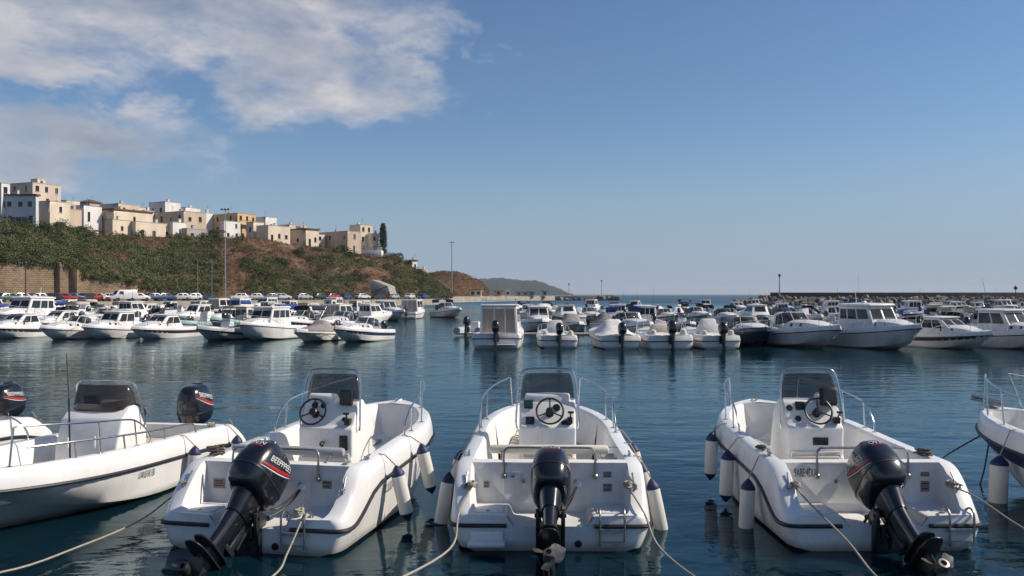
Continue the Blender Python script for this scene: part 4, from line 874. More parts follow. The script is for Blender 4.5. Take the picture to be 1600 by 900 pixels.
        for s in (-1, 1): mb = MB(); mb.lathe([(.01, .24), (.13, .18), (.17, .02), (.12, -.14), (.01, -.18)], 10, M=Matrix.Translation((s * .72, .55, .72))); mb.build('buoy', 'fender_white', root)
    elif kind in ('bimini_blue', 'bimini_cream', 'bimini_navy'):
        h = H(5.8, 1.15, .75, 1.08); bhull(root, h, 'hull_white' if kind != 'bimini_cream' else 'hull_ivory', 'navy' if kind == 'bimini_navy' else None); cuddy(root, h, 2.8, 5.0, .34)
        canopy(root, .5, 2.4, .92, 2.0, {'bimini_blue': 'tarp_blue', 'bimini_cream': 'tarp_cream', 'bimini_navy': 'tarp_navy'}[kind], side=.25); brail(root, h, 3.0, 5.7); simple_motor(root, z=.65)
    elif kind == 'dark_hull':
        h = H(6.8, 1.3, .95, 1.35); bhull(root, h, 'hull_navy', None, cock1=2.4, sole=.4); cuddy(root, h, 3.2, 5.9, .40); brail(root, h, 3.3, 6.7, .45)
    elif kind == 'fishing':
        h = H(6.2, 1.2, .70, 1.25); bhull(root, h, 'hull_teal', None, cock1=3.8, deck='hull_wood'); house(root, 'wheelhouse', .9, 2.1, .62, .3, 1.75, rf=.1, rb=.05, tp=.92, mat='hull_ivory', side=((.2, .8),), back=((.3, .7),), v=(.6, .88), roof=.08)
        mb = MB(); mb.tube([(0, 3.6, .3), (0, 3.6, 3.0)], .04, 8, r1=.025); mb.build('mast', 'teak', root)
    elif kind == 'inflatable':
        mb = MB()
        for s in (1, -1): mb.tube(spline([(s * .75, -.1, .32), (s * .78, 1.5, .34), (s * .72, 3.0, .38), (s * .42, 3.9, .5), (0, 4.25, .58)], 5), .25, 12)
        mb.build('tube_side', 'hull_grey', root); mb = MB(); mb.box((0, 1.6, .14), (1.3, 3.6, .12)); mb.build('floor_board', 'hull_white', root); mb = MB(); mb.box((0, 1.5, .55), (.6, .7, .7)); mb.build('console', 'hull_white', root, bevel=.06); simple_motor(root, z=.55)
    if kind in ('hardtop', 'cuddy', 'fishing'):
        mb = MB(); x = .55 if kind != 'fishing' else .2; zt = {'hardtop': 2.0, 'coupe': 1.8, 'stern_house': 2.1}.get(kind, 1.0); mb.tube([(x, 2.4, zt - .1), (x + .03, 2.3, zt + 1.0), (x + .05, 2.15, zt + 1.7)], .014, 5, r1=.006); mb.build('whip_aerial', 'dark_pole', root)
        mb = MB(); mb.tube([(-.5, .15, .7), (-.52, -.1, 1.7)], .014, 5); mb.build('flag_staff', 'teak', root)
    for ch in [o for o in bpy.data.objects if o.parent == root]: KIDS.setdefault(root.name, []).append(ch); KIDS[ch.name] = [o for o in bpy.data.objects if o.parent == ch]
    PROTO[kind] = [root, False]
LIGHT_SKIP = {'far': ('bow_rail', 'rub_rail', 'engine_leg', 'screen_frame', 'canopy_frame', 'roof_rack', 'side_fender', 'swim_platform', 'radar_mast')}
KINDS_ALL = ['cuddy', 'cuddy_stripe', 'hardtop', 'coupe', 'pilot', 'stern_house', 'open_white', 'open_grey', 'open_teal', 'cover_white', 'cover_cream', 'cover_grey', 'cover_navy', 'console_cover', 'console_cover_low', 'bimini_blue', 'bimini_cream', 'bimini_navy', 'dark_hull', 'fishing', 'inflatable']
WORDS = {'cuddy': 'white cuddy cabin boat', 'cuddy_stripe': 'navy striped white cuddy boat', 'hardtop': 'white hardtop cruiser', 'coupe': 'sleek white cabin cruiser', 'pilot': 'large white wheelhouse boat', 'stern_house': 'white glazed cabin boat', 'open_white': 'white open console boat', 'open_grey': 'grey open console boat', 'open_teal': 'pale teal open boat', 'cover_white': 'boat under a white cover', 'cover_cream': 'boat under a cream cover', 'cover_grey': 'boat under a grey cover', 'cover_navy': 'boat under a navy cover', 'console_cover': 'open boat, wrapped white console', 'console_cover_low': 'open boat, wrapped cream console', 'bimini_blue': 'white blue canopied boat', 'bimini_cream': 'ivory cream canopied boat', 'bimini_navy': 'white navy canopied boat', 'dark_hull': 'dark navy hulled cruiser', 'fishing': 'pale teal fishing boat', 'inflatable': 'grey inflatable boat'}
for k_ in KINDS_ALL: proto(k_)
def moor(kind, X, Y, heading, label, group, scale=1.0, far=False, sz=1.0):
    """heading clockwise from straight away; X, Y is the middle of the boat"""
    r, used = PROTO[kind]
    o = copy_tree(r, None, LIGHT_SKIP['far'] if far else ())
    L = {'pilot': 7.6, 'dark_hull': 6.8, 'coupe': 6.6, 'stern_house': 6.6}.get(kind, 6.0) * scale
    a = R(heading); o.location = (X - math.sin(a) * L / 2, Y - math.cos(a) * L / 2, random.uniform(-.03, .03)); o.rotation_euler = (R(random.uniform(-1.2, 1.2)), R(random.uniform(-1.5, 1.5)), -a); o.scale = (scale, scale, scale * sz)
    tag(o, label, 'boat', group); return o
def moor_px(kind, px, py, heading, label, group, **k):
    d = CAM_H * F / (py - HOR); return moor(kind, at(px, d), d, heading, label, group, **k)
# left front row, bows towards the camera and left (nearest point of each boat given by its picture position)
GL = 'front row of boats across the left of the basin'
for kind, px, py, hd, lb, sc in (
    ('coupe', 34, 527, 197, 'sleek white cabin cruiser at the left edge of the left boat row', 0.85),
    ('cuddy', 112, 529, 198, 'white low boat second from the left edge in the left row', 0.81),
    ('hardtop', 182, 528, 198, 'white hardtop boat third from the left edge in the left row', 0.83),
    ('coupe', 256, 528, 200, 'white cabin boat with dark band, fourth in the left row', 0.83),
    ('open_grey', 342, 531, 198, 'low grey hulled boat with navy band, fifth in the left row', 0.92),
    ('pilot', 420, 530, 198, 'large white wheelhouse boat, tallest in the left row', 0.77),
    ('cover_grey', 492, 533, 198, 'white boat under a grey cover, second from right in left row', 0.85),
    ('cuddy_stripe', 564, 533, 204, 'white boat with a navy stripe at the right end of the left row', 0.81)):
    moor_px(kind, px, py, hd, lb, GL, scale=sc)
# right front row: five stern-on, then five bow-on
GR = 'front row of boats across the right of the basin'
for kind, px, py, hd, lb, sc in (
    ('stern_house', 784, 539, 4, 'tall white boat with three rear cabin windows and black outboard', 1.03),
    ('console_cover', 865, 539, -3, 'small white boat with a white wrapped console beside the tall cabin boat', .92),
    ('cover_white', 951, 540, -6, 'low boat under a rumpled white cover with black outboard', 1.0),
    ('console_cover_low', 1026, 540, -4, 'white open boat with broad cream wrapped console and black outboard', 1.08),
    ('console_cover', 1096, 540, -8, 'rightmost stern-on white boat with wrapped console and black outboard', .98),
    ('dark_hull', 1168, 539, 174, 'navy hulled cruiser seen bow-on in the right row', 0.80),
    ('cuddy', 1252, 541, 160, 'white cuddy boat between the navy hull and the big wheelhouse boat', 1.00),
    ('pilot', 1362, 543, 159, 'largest wheelhouse boat of the right row with long side windows', 0.87),
    ('coupe', 1474, 543, 157, 'white boat with rounded cabin windows and black band, second from right edge', 0.87),
    ('hardtop', 1570, 543, 157, 'white hardtop boat cut by the right edge', 0.97)):
    moor_px(kind, px, py, hd, lb, GR, scale=sc)
# individual boats in the gap between the basins
GG = 'boats in the gap between the two basins'
moor_px('stern_house', 646, 497, 8, 'white boat with a square cabin alone left of the open channel', GG, scale=1.0)
moor_px('bimini_blue', 701, 496, 150, 'white boat with a blue canopy at the channel edge', GG, scale=1.05)
moor_px('hardtop', 604, 500, 140, 'white hardtop boat behind the end of the left row', GG, scale=1.0)
moor('inflatable', -1.9, 62, 20, 'small dark inflatable beside the tall cabin boat', GG)
moor('bimini_blue', at(988, 56), 56, 165, 'boat with a rounded blue canopy behind the stern-on boats', GG, scale=.95)
# rows behind, each boat an individual
ORD = ['first', 'second', 'third', 'fourth', 'fifth', 'sixth', 'seventh', 'eighth', 'ninth', 'tenth', 'eleventh', 'twelfth', 'thirteenth', 'fourteenth', 'fifteenth', 'sixteenth', 'seventeenth', 'eighteenth', 'nineteenth', 'twentieth', 'twenty-first', 'twenty-second', 'twenty-third', 'twenty-fourth', 'twenty-fifth', 'twenty-sixth', 'twenty-seventh', 'twenty-eighth', 'twenty-ninth', 'thirtieth']
pool = ['cuddy', 'cuddy_stripe', 'hardtop', 'coupe', 'pilot', 'open_white', 'open_teal', 'cover_white', 'bimini_blue', 'bimini_blue', 'bimini_cream', 'bimini_navy', 'fishing', 'console_cover', 'hardtop', 'stern_house', 'pilot', 'hardtop', 'coupe', 'open_grey', 'bimini_cream', 'cover_grey', 'hardtop', 'cuddy']
def row(d, px0, px1, step, heading, name, group, far, rnd, skip=(), big=1.08, low=False):
    n = 0; X = at(px0, d); X1 = at(px1, d)
    while X < X1:
        if n not in skip:
            k = pool[rnd.randrange(len(pool))]
            while low and k in ('pilot', 'stern_house'): k = pool[rnd.randrange(len(pool))]
            hd = heading + rnd.uniform(-7, 7) + (180 if rnd.random() < .25 else 0)
            moor(k, X, d + rnd.uniform(-.8, .8), hd, '%s, %s from left in the %s' % (WORDS[k], ORD[min(n, 29)], name), group, scale=rnd.uniform(.88, 1.08) * big / 1.08, far=far)
        X += step * rnd.uniform(.9, 1.15); n += 1
rnd = random.Random(5)
row(66.5, -20, 565, 2.55, 200, 'second row of the left basin', 'second row of the left basin', False, rnd, big=1.02)
row(84, -20, 600, 2.64, 24, 'third row of the left basin', 'third row of the left basin', True, rnd, big=1.02)
row(98, -20, 592, 2.73, 200, 'fourth row of the left basin', 'fourth row of the left basin', True, rnd, big=1.02)
row(117, -20, 588, 3.08, 24, 'fifth row of the left basin', 'fifth row of the left basin', True, rnd, big=1.02)
row(130, -10, 580, 3.52, 200, 'row along the left quay', 'boats along the left quay', True, rnd, big=1.02)
row(59.5, 1128, 1640, 2.55, 8, 'second row of the right basin', 'second row of the right basin', False, rnd, big=.98, low=True)
row(68, 840, 1125, 2.73, 176, 'second row behind the stern-on boats', 'second row behind the stern-on boats', False, rnd, big=.98, low=True)
row(82, 1135, 1640, 2.73, 172, 'third row at far right', 'third row at far right', True, rnd, big=.98, low=True)
row(88, 835, 1125, 2.73, 172, 'third row of the middle basin', 'third row of the middle basin', False, rnd, big=.98, low=True)
row(104, 825, 1120, 2.82, 8, 'fourth row of the middle basin', 'fourth row of the middle basin', True, rnd, big=.98, low=True)
row(106, 1140, 1640, 2.99, 12, 'fourth row at far right', 'fourth row at far right', True, rnd, big=.98, low=True)
row(128, 1150, 1640, 3.34, 172, 'fifth row at far right', 'fifth row at far right', True, rnd, big=.98, low=True)
row(138, 815, 1112, 3.34, 20, 'farthest row of the middle basin', 'farthest row of the middle basin', True, rnd, big=.98, low=True)
row(152, 1180, 1640, 4.05, 165, 'last row under the breakwater', 'last row under the breakwater', True, rnd, big=.98, low=True)
for r_, _ in PROTO.values():       # the patterns themselves are not part of the scene
    for ch in KIDS.get(r_.name, []):
        for g in KIDS.get(ch.name, []): bpy.data.objects.remove(g)
        bpy.data.objects.remove(ch)
    bpy.data.objects.remove(r_)
# floating pontoons between the rows, on piles
def pontoon(x0, x1, y, w, label):
    o = MB(); o.box(((x0 + x1) / 2, y, .38), (x1 - x0, w, .16)); o = o.build('pontoon', 'concrete', bevel=.03); tag(o, label, 'pontoon', 'pontoons of the harbour')
    n = max(2, int((x1 - x0) / 6))
    for k in range(n + 1):
        x = lerp(x0 + .5, x1 - .5, k / n); MB().tube([(x, y, -1), (x, y, .31)], .22, 8).build('pile', 'dark_pole', o)
    for k in range(n * 2):
        x = lerp(x0 + .6, x1 - .6, k / (n * 2 - 1)); MB().lathe([(.09, .455), (.07, .5), (.06, .62), (.11, .68), (.10, .72), (.02, .74)], 8, M=Matrix.Translation((x, y - w * .38, 0))).build('bollard', 'dark_pole', o)
pontoon(at(-30, 62), at(575, 62), 61.5, 1.8, 'concrete pontoon behind the left front row of boats')
pontoon(at(-30, 92), at(600, 92), 91.5, 1.8, 'concrete pontoon in the middle of the left basin')
pontoon(at(-30, 124), at(590, 124), 123.5, 1.8, 'concrete pontoon nearest the left quay')
pontoon(at(770, 54), at(1650, 54), 53.2, 1.6, 'concrete pontoon behind the right front row of boats')
pontoon(at(840, 94), at(1650, 94), 94, 1.8, 'concrete pontoon in the middle of the right basin')
pontoon(at(815, 132), at(1650, 132), 128, 1.8, 'concrete pontoon farthest out in the right basin')
# ------------------------------------------------------------------ land: hill, quay, wall, town
def interp(x, tab):
    if x <= tab[0][0]: return tab[0][1]
    for (a, b), (c, d) in zip(tab, tab[1:]):
        if x <= c: return lerp(b, d, (x - a) / (c - a))
    return tab[-1][1]
FOOT = [(-260, 140), (0, 152), (300, 186), (520, 216), (620, 236), (705, 262)]          # distance of the hill foot along each bearing
RIDGE_Y = [(-260, 348), (0, 354), (60, 357), (110, 361), (150, 368), (250, 370), (330, 371), (420, 375), (500, 387), (560, 396), (605, 399), (628, 408), (650, 422), (672, 434), (690, 447), (706, 462)]
WALLTOP = [(-260, 400), (0, 405), (100, 410), (118, 424), (190, 436), (235, 447), (262, 460)]
def foot(px): return interp(px, FOOT)
def hill_pt(px, v, rough=True):
    """v 0 at the foot, 1 at the rim of the plateau, beyond 1 on the plateau"""
    df = foot(px); z0 = 1.55
    if px < 262: z0 = max(1.55, zat(interp(px, WALLTOP), df) - .2)
    dr = df + 27; zr = max(zat(interp(px, RIDGE_Y), dr), 1.6)
    if v <= 1: d = lerp(df + .7, dr, v); z = lerp(z0, zr, v ** .85)
    else: d = dr + (v - 1) * 60; z = zr + min(v - 1, 1.2) * 2.2
    p = Vector((at(px, d), d, z))
    if rough and v > 0:
        n = noise.noise(p * .10) * 1.2 + noise.noise(p * .33) * .6 + noise.noise(p * 1.1) * .2
        p.z += n * min(1, v * 3) * (.9 if v < .93 else .35)
    return p
def land_material(name, a, b, c, scale):
    m = bpy.data.materials.new(name); m.use_nodes = True; nt = m.node_tree; N = nt.nodes; L = nt.links; bs = N['Principled BSDF']; bs.inputs['Roughness'].default_value = .95; bs.inputs['Specular IOR Level'].default_value = .1
    tc = N.new('ShaderNodeTexCoord'); n = N.new('ShaderNodeTexNoise'); n.inputs['Scale'].default_value = scale; n.inputs['Detail'].default_value = 9; n.inputs['Roughness'].default_value = .7; L.new(tc.outputs['Object'], n.inputs['Vector'])
    r = N.new('ShaderNodeValToRGB'); r.color_ramp.elements[0].position = .33; r.color_ramp.elements[0].color = (*a, 1); r.color_ramp.elements[1].position = .66; r.color_ramp.elements[1].color = (*c, 1)
    e = r.color_ramp.elements.new(.5); e.color = (*b, 1); L.new(n.outputs['Fac'], r.inputs[0]); L.new(r.outputs[0], bs.inputs['Base Color'])
    n2 = N.new('ShaderNodeTexNoise'); n2.inputs['Scale'].default_value = scale * 9; n2.inputs['Detail'].default_value = 8; L.new(tc.outputs['Object'], n2.inputs['Vector'])
    bp = N.new('ShaderNodeBump'); bp.inputs['Distance'].default_value = .6 / scale * .1; L.new(n2.outputs['Fac'], bp.inputs['Height']); L.new(bp.outputs[0], bs.inputs['Normal']); MATS[name] = m
land_material('dry_slope', (.060, .038, .025), (.115, .070, .045), (.19, .125, .078), .16)
land_material('brown_hill', (.075, .045, .022), (.15, .082, .038), (.20, .12, .06), .03)
land_material('wooded_hill', (.008, .014, .011), (.018, .025, .019), (.045, .045, .034), .012)
pxs = [-260 + 9 * k for k in range(108)]; pxs = [p for p in pxs if p <= 706] + [706]
vv = [k / 16 for k in range(17)] + [1.15, 1.4, 1.8, 2.4, 3.2]
mb = MB(); mb.loft([[tuple(hill_pt(p, v)) for v in vv] for p in pxs], False); o = mb.build('hillside', 'dry_slope', merge=False, angle=60); tag(o, 'steep dry slope of earth and scrub below the town', kind='structure')
# quay apron in front of the hill
mb = MB(); fr = [(p, foot(p) - 13) for p in range(-260, 720, 40)]
mb.loft([[(at(p, d), d, -1.2), (at(p, d), d, 1.5), (at(p, d) - .0, d + .4, 1.5), (at(p, foot(p) + 3), foot(p) + 3, 1.55)] for p, d in fr], False); o = mb.build('quay', 'quay_stone', merge=False, angle=30); tag(o, 'pale stone quay at the foot of the hill', kind='structure')
mb = MB(); mb.loft([[(at(p, d + 1.2), d + 1.2, 1.525), (at(p, d + 9.5), d + 9.5, 1.535)] for p, d in fr], False); o = mb.build('quay_road', 'asphalt', merge=False); tag(o, 'asphalt parking strip along the quay', kind='structure')
# outer quay and beach beyond the point
mb = MB(); q = [(560, 262), (640, 275), (700, 300), (760, 340), (820, 390), (885, 430)]
mb.loft([[(at(p, d), d, -1), (at(p, d), d, 1.9), (at(p, d + 30), d + 30, 2.0), (at(p, d + 31), d + 31, -1)] for p, d in q], False); o = mb.build('outer_quay', 'quay_stone', merge=False, angle=30); tag(o, 'low pale outer quay running to the jetty', kind='structure')
# stone retaining wall with buttresses
def stone_material():
    m = bpy.data.materials.new('wall_stone'); m.use_nodes = True; nt = m.node_tree; N = nt.nodes; L = nt.links; b = N['Principled BSDF']; b.inputs['Roughness'].default_value = .9
    tc = N.new('ShaderNodeTexCoord'); sx = N.new('ShaderNodeSeparateXYZ'); L.new(tc.outputs['Object'], sx.inputs[0])
    ln = N.new('ShaderNodeMath'); ln.operation = 'MULTIPLY_ADD'; L.new(sx.outputs['Y'], ln.inputs[0]); ln.inputs[1].default_value = .55; L.new(sx.outputs['X'], ln.inputs[2])
    cb = N.new('ShaderNodeCombineXYZ'); L.new(ln.outputs[0], cb.inputs[0]); L.new(sx.outputs['Z'], cb.inputs[1])
    br = N.new('ShaderNodeTexBrick'); br.inputs['Scale'].default_value = 1.0; br.inputs['Brick Width'].default_value = .75; br.inputs['Row Height'].default_value = .36; br.inputs['Mortar Size'].default_value = .03
    br.inputs['Color1'].default_value = (.30, .215, .135, 1); br.inputs['Color2'].default_value = (.23, .16, .10, 1); br.inputs['Mortar'].default_value = (.15, .11, .075, 1); L.new(cb.outputs[0], br.inputs['Vector'])
    n = N.new('ShaderNodeTexNoise'); n.inputs['Scale'].default_value = .35; n.inputs['Detail'].default_value = 8; n.inputs['Roughness'].default_value = .7; L.new(tc.outputs['Object'], n.inputs['Vector'])
    mp = N.new('ShaderNodeMapRange'); L.new(n.outputs['Fac'], mp.inputs[0]); mp.inputs[1].default_value = .3; mp.inputs[2].default_value = .7; mp.inputs[3].default_value = .55; mp.inputs[4].default_value = 1.3
    mx = N.new('ShaderNodeMixRGB'); mx.blend_type = 'MULTIPLY'; mx.inputs[0].default_value = 1; L.new(br.outputs[0], mx.inputs[1]); L.new(mp.outputs[0], mx.inputs[2]); L.new(mx.outputs[0], b.inputs['Base Color'])
    bp = N.new('ShaderNodeBump'); bp.inputs['Distance'].default_value = .08; L.new(br.outputs['Fac'], bp.inputs['Height']); bp.invert = True; L.new(bp.outputs[0], b.inputs['Normal']); MATS['wall_stone'] = m
stone_material()
mb = MB(); wp = [p for p in range(-260, 262, 12)]
mb.loft([[(at(p, foot(p)), foot(p), 1.3), (at(p, foot(p) + .15), foot(p) + .15, max(1.8, zat(interp(p, WALLTOP), foot(p)))), (at(p, foot(p) + .9), foot(p) + .9, max(1.8, zat(interp(p, WALLTOP), foot(p)))), (at(p, foot(p) + 1), foot(p) + 1, 1.3)] for p in wp], True, True, True)
wall = mb.build('retaining_wall', 'wall_stone', merge=False, angle=30); tag(wall, 'long ochre stone retaining wall at the foot of the slope on the left', 'wall')
for p, w_ in ((115, 1.7), (92, .9)):
    d = foot(p); h_ = zat(interp(p, WALLTOP), d); mb = MB(); mb.box((at(p, d - .3), d - .3, (1.4 + h_) / 2), (w_, .9, h_ - 1.4)); mb.build('buttress', 'wall_stone', wall, bevel=.05)
# ---- vegetation
def leaf_material(name, dark, mid, light, scale=.5):
    m = bpy.data.materials.new(name); m.use_nodes = True; nt = m.node_tree; N = nt.nodes; L = nt.links; b = N['Principled BSDF']; b.inputs['Roughness'].default_value = .7; b.inputs['Specular IOR Level'].default_value = .2
    tc = N.new('ShaderNodeTexCoord'); n = N.new('ShaderNodeTexNoise'); n.inputs['Scale'].default_value = scale; n.inputs['Detail'].default_value = 7; n.inputs['Roughness'].default_value = .75; L.new(tc.outputs['Object'], n.inputs['Vector'])
    r = N.new('ShaderNodeValToRGB'); r.color_ramp.elements[0].position = .34; r.color_ramp.elements[0].color = (*dark, 1); r.color_ramp.elements[1].position = .66; r.color_ramp.elements[1].color = (*light, 1); e = r.color_ramp.elements.new(.5); e.color = (*mid, 1)
    L.new(n.outputs['Fac'], r.inputs[0]); L.new(r.outputs[0], b.inputs['Base Color']); MATS[name] = m
leaf_material('scrub_green', (.055, .072, .028), (.115, .130, .050), (.20, .185, .085), .16)
leaf_material('scrub_dark', (.028, .042, .018), (.055, .076, .031), (.095, .116, .050), .3)
leaf_material('scrub_dry', (.060, .034, .022), (.125, .072, .044), (.21, .14, .082), .6)
leaf_material('reed_green', (.075, .095, .042), (.13, .15, .068), (.20, .195, .105), .25)
def leaves(cent, rad, per, size, up=0.0, flat=.8):
    """leaf-sized quads on and in the clumps: arrays of verts"""
    n = len(cent) * per; C = np.repeat(np.array(cent), per, 0); Rr_ = np.repeat(np.array(rad), per)
    d = rng.normal(size=(n, 3)); d /= np.linalg.norm(d, axis=1)[:, None]; d[:, 2] = np.abs(d[:, 2]) * flat - .1
    rr = Rr_ * rng.uniform(.35, 1.08, n) ** .6; P = C + d * rr[:, None]
    a = rng.normal(size=(n, 3)); a[:, 2] *= .6; a /= np.linalg.norm(a, axis=1)[:, None]
    if up: a = a * (1 - up) + np.array([0, 0, 1.0]) * up
    b = np.cross(a, rng.normal(size=(n, 3))); b /= np.linalg.norm(b, axis=1)[:, None] + 1e-9
    s = (size * rng.uniform(.6, 1.35, n))[:, None]; w = s * (.55 if not up else .16)
    V = np.stack([P - a * s * .5, P + b * w * .5, P + a * s * .5, P - b * w * .5], 1).reshape(-1, 3); return V
def leaf_obj(name, V, mat, parent=None):
    n = len(V) // 4; me = bpy.data.meshes.new(name); me.from_pydata(V.tolist(), [], np.arange(n * 4).reshape(n, 4).tolist()); me.materials.append(MATS[mat]); return link(name, me, parent)
zones = {'scrub_green': [], 'scrub_dry': [], 'reed_green': [], 'scrub_dark': []}
rv = random.Random(3)
for _ in range(7600):
    px = rv.uniform(-60, 704); v = rv.uniform(.0, 1.02) if px < 640 else rv.uniform(0, 1.1); p = hill_pt(px, v)
    n = noise.noise(Vector((px * .011, v * 2.3, 4.2))); k = noise.noise(Vector((px * .03, v * 5, 9)))
    if px < 345: green = .54 + n * 1.05 + (.15 if px < 130 else 0) - (.35 if v > .8 and 110 < px < 170 else 0)
    elif px < 600: green = .02 + n * .75 + (.75 if v < .42 and 420 < px < 555 else 0) + (.3 if v > .9 else 0)
    else: green = .85
    if rv.random() < (.10 if green > .3 else .06): continue
    z = 'scrub_dark' if green > .3 and k > .33 else 'scrub_green' if green > .30 else 'scrub_dry'
    if z != 'scrub_dry' and ((420 < px < 560 and v < .45) or (165 < px < 300 and v < .75)) and rv.random() < .7: z = 'reed_green'
    zones[z].append((tuple(p), rv.choice((.5, .7, .9, 1.1, 1.5, 2.0)) * rv.uniform(.8, 1.15) * (.95 if z != 'scrub_dry' else .55)))
for _ in range(260):      # growth hanging over the top of the wall
    px = rv.uniform(-40, 250) ; d = foot(px); z = max(2.2, zat(interp(px, WALLTOP), d)); zones[rv.choice(('scrub_green', 'scrub_dark', 'reed_green'))].append(((at(px, d) + rv.uniform(-.3, .5), d + rv.uniform(-.2, .8), z + rv.choice((-.9, -.5, -.2, .1, .4)) * rv.uniform(.5, 1.3)), rv.uniform(.45, 1.1)))
for _ in range(110):      # larger bushes standing out of the scrub
    px = rv.uniform(-40, 690); v = rv.uniform(.02, .95)
    if 350 < px < 600 and not (430 < px < 560 and v < .5) and rv.random() < .7: continue
    p = hill_pt(px, v)
    for _k in range(4): zones[rv.choice(('scrub_green', 'scrub_dark'))].append(((p.x + rv.uniform(-1, 1), p.y + rv.uniform(-1, 1), p.z + rv.uniform(.2, 1.5)), rv.uniform(.9, 1.5)))
for z, nm, lb, per, sz, up in (('scrub_green', 'green_scrub', 'dense green scrub over the slope', 70, .27, 0), ('scrub_dark', 'dark_scrub', 'dark evergreen thicket patches on the slope', 70, .27, 0), ('scrub_dry', 'dry_scrub', 'russet dry scrub on the open slope', 34, .34, .3), ('reed_green', 'reed_thicket', 'pale green cane thicket low on the slope', 60, .62, .5)):
    if zones[z]: tag(leaf_obj(nm, leaves([c for c, r in zones[z]], [r for c, r in zones[z]], per, sz, up), z), lb, kind='stuff')
def on_hill(px, py):
    best = min((k / 60 for k in range(0, 66)), key=lambda v: abs(HOR - (hill_pt(px, v, False).z - CAM_H) * F / hill_pt(px, v, False).y - py)); return hill_pt(px, best)
for px, py, r_, lb in ((336, 370, 2.2, 'dark round bush below the white balcony house'), (446, 416, 2.3, 'dark bush in the middle of the russet slope'), (466, 394, 2.0, 'dark bush under the house with the shaded left front'), (534, 398, 2.4, 'dark bush below the long tan building'), (548, 404, 1.8, 'smaller dark bush below the tower building'), (563, 436, 2.2, 'green bush beside the concrete ramp'), (138, 350, 2.2, 'clipped green hedge on the bank between the left houses'), (128, 346, 1.7, 'smaller green shrub beside the bank hedge'), (621, 404, 2.2, 'bush on the rim right of the terrace'), (636, 414, 2.0, 'bush lower on the rim right of the terrace'), (20, 372, 2.6, 'broad dark bush below the blue grey house')):
    p = on_hill(px, py); n_ = 9; cs = [(p.x + rv.uniform(-1, 1) * r_ * .7, p.y + rv.uniform(-1, 1) * r_ * .7, p.z + rv.uniform(0, .6) * r_) for _ in range(n_)]
    t = empty('shrub', p - Vector((0, 0, .4))); tag(t, lb, 'shrub', 'shrubs on the slope')
    V = leaves(cs, [r_ * rv.uniform(.4, .65) for _ in cs], 75, .34) - np.array(t.location); leaf_obj('foliage', V, 'scrub_dark', t)
    mb = MB()
    for _ in range(4): mb.tube([(0, 0, -.4), (rv.uniform(-.5, .5), rv.uniform(-.5, .5), .7), (rv.uniform(-1, 1), rv.uniform(-1, 1), 1.5)], .06, 5, r1=.02)
    mb.build('stem', 'teak', t)
# tall narrow tree on the rim
d_t = 262; tz = zat(399, d_t); tr = empty('cypress_tree', (at(598.5, d_t), d_t, tz - .5)); tag(tr, 'tall narrow dark tree standing right of the tower building', 'tree')
H_ = (399 - 350) * d_t / F + .5; cs, rs = [], []
for k in range(300): t = rv.uniform(.05, 1) ** .9; w_ = 1.3 * min(1, t * 5 + .35) * (1 - t ** 2.6) ** .6 + .12; a_ = rv.uniform(0, 6.28); q_ = rv.uniform(.2, .8); cs.append((math.cos(a_) * w_ * q_, math.sin(a_) * w_ * q_, t * H_)); rs.append(.42 + .25 * rv.random())
leaf_obj('crown', leaves(cs, rs, 34, .26), 'scrub_dark', tr); MB().tube([(0, 0, -.5), (.1, 0, 3), (0, .1, H_ * .9)], .18, 7, r1=.04).build('trunk', 'teak', tr)
# ---- town
def plaster(name, c, v=.16): material(name, c, .88, var=v, vscale=.5, bump=.01, bscale=3, streak=True, spec=.2)
for nm, c in (('plaster_white', (.76, .74, .70)), ('plaster_cream', (.72, .62, .48)), ('plaster_tan', (.58, .46, .35)), ('plaster_ochre', (.66, .46, .24)), ('plaster_blue', (.60, .63, .65)), ('plaster_pink', (.64, .53, .43)), ('plaster_grey', (.42, .40, .37)), ('roof_tile', (.16, .085, .06)), ('roof_flat', (.26, .23, .20)), ('shutter_brown', (.09, .05, .03)), ('shutter_green', (.03, .06, .05)), ('frame_white', (.55, .53, .5))): plaster(nm, c)
material('window_dark', (.020, .024, .030), .12, var=.5, vscale=.8)
def facade(mb, W_, H0, H1, holes, fn, depth=.22, mi=0):
    """wall sheet with real openings; fn(u, z, inward) -> point"""
    us = sorted({0, W_, *[h[0] for h in holes], *[h[1] for h in holes]}); zs = sorted({H0, H1, *[h[2] for h in holes], *[h[3] for h in holes]})
    for a, b in zip(us, us[1:]):
        for c, d in zip(zs, zs[1:]):
            um, zm = (a + b) / 2, (c + d) / 2
            if any(h[0] < um < h[1] and h[2] < zm < h[3] for h in holes): continue
            mb.add([fn(a, c, 0), fn(b, c, 0), fn(b, d, 0), fn(a, d, 0)], [(0, 1, 2, 3)], mi)
    for a, b, c, d in holes:
        f0 = [fn(a, c, 0), fn(b, c, 0), fn(b, d, 0), fn(a, d, 0)]; f1 = [fn(a, c, depth), fn(b, c, depth), fn(b, d, depth), fn(a, d, depth)]
        mb.add(f0 + f1, [(0, 1, 5, 4), (1, 2, 6, 5), (2, 3, 7, 6), (3, 0, 4, 7)], mi)
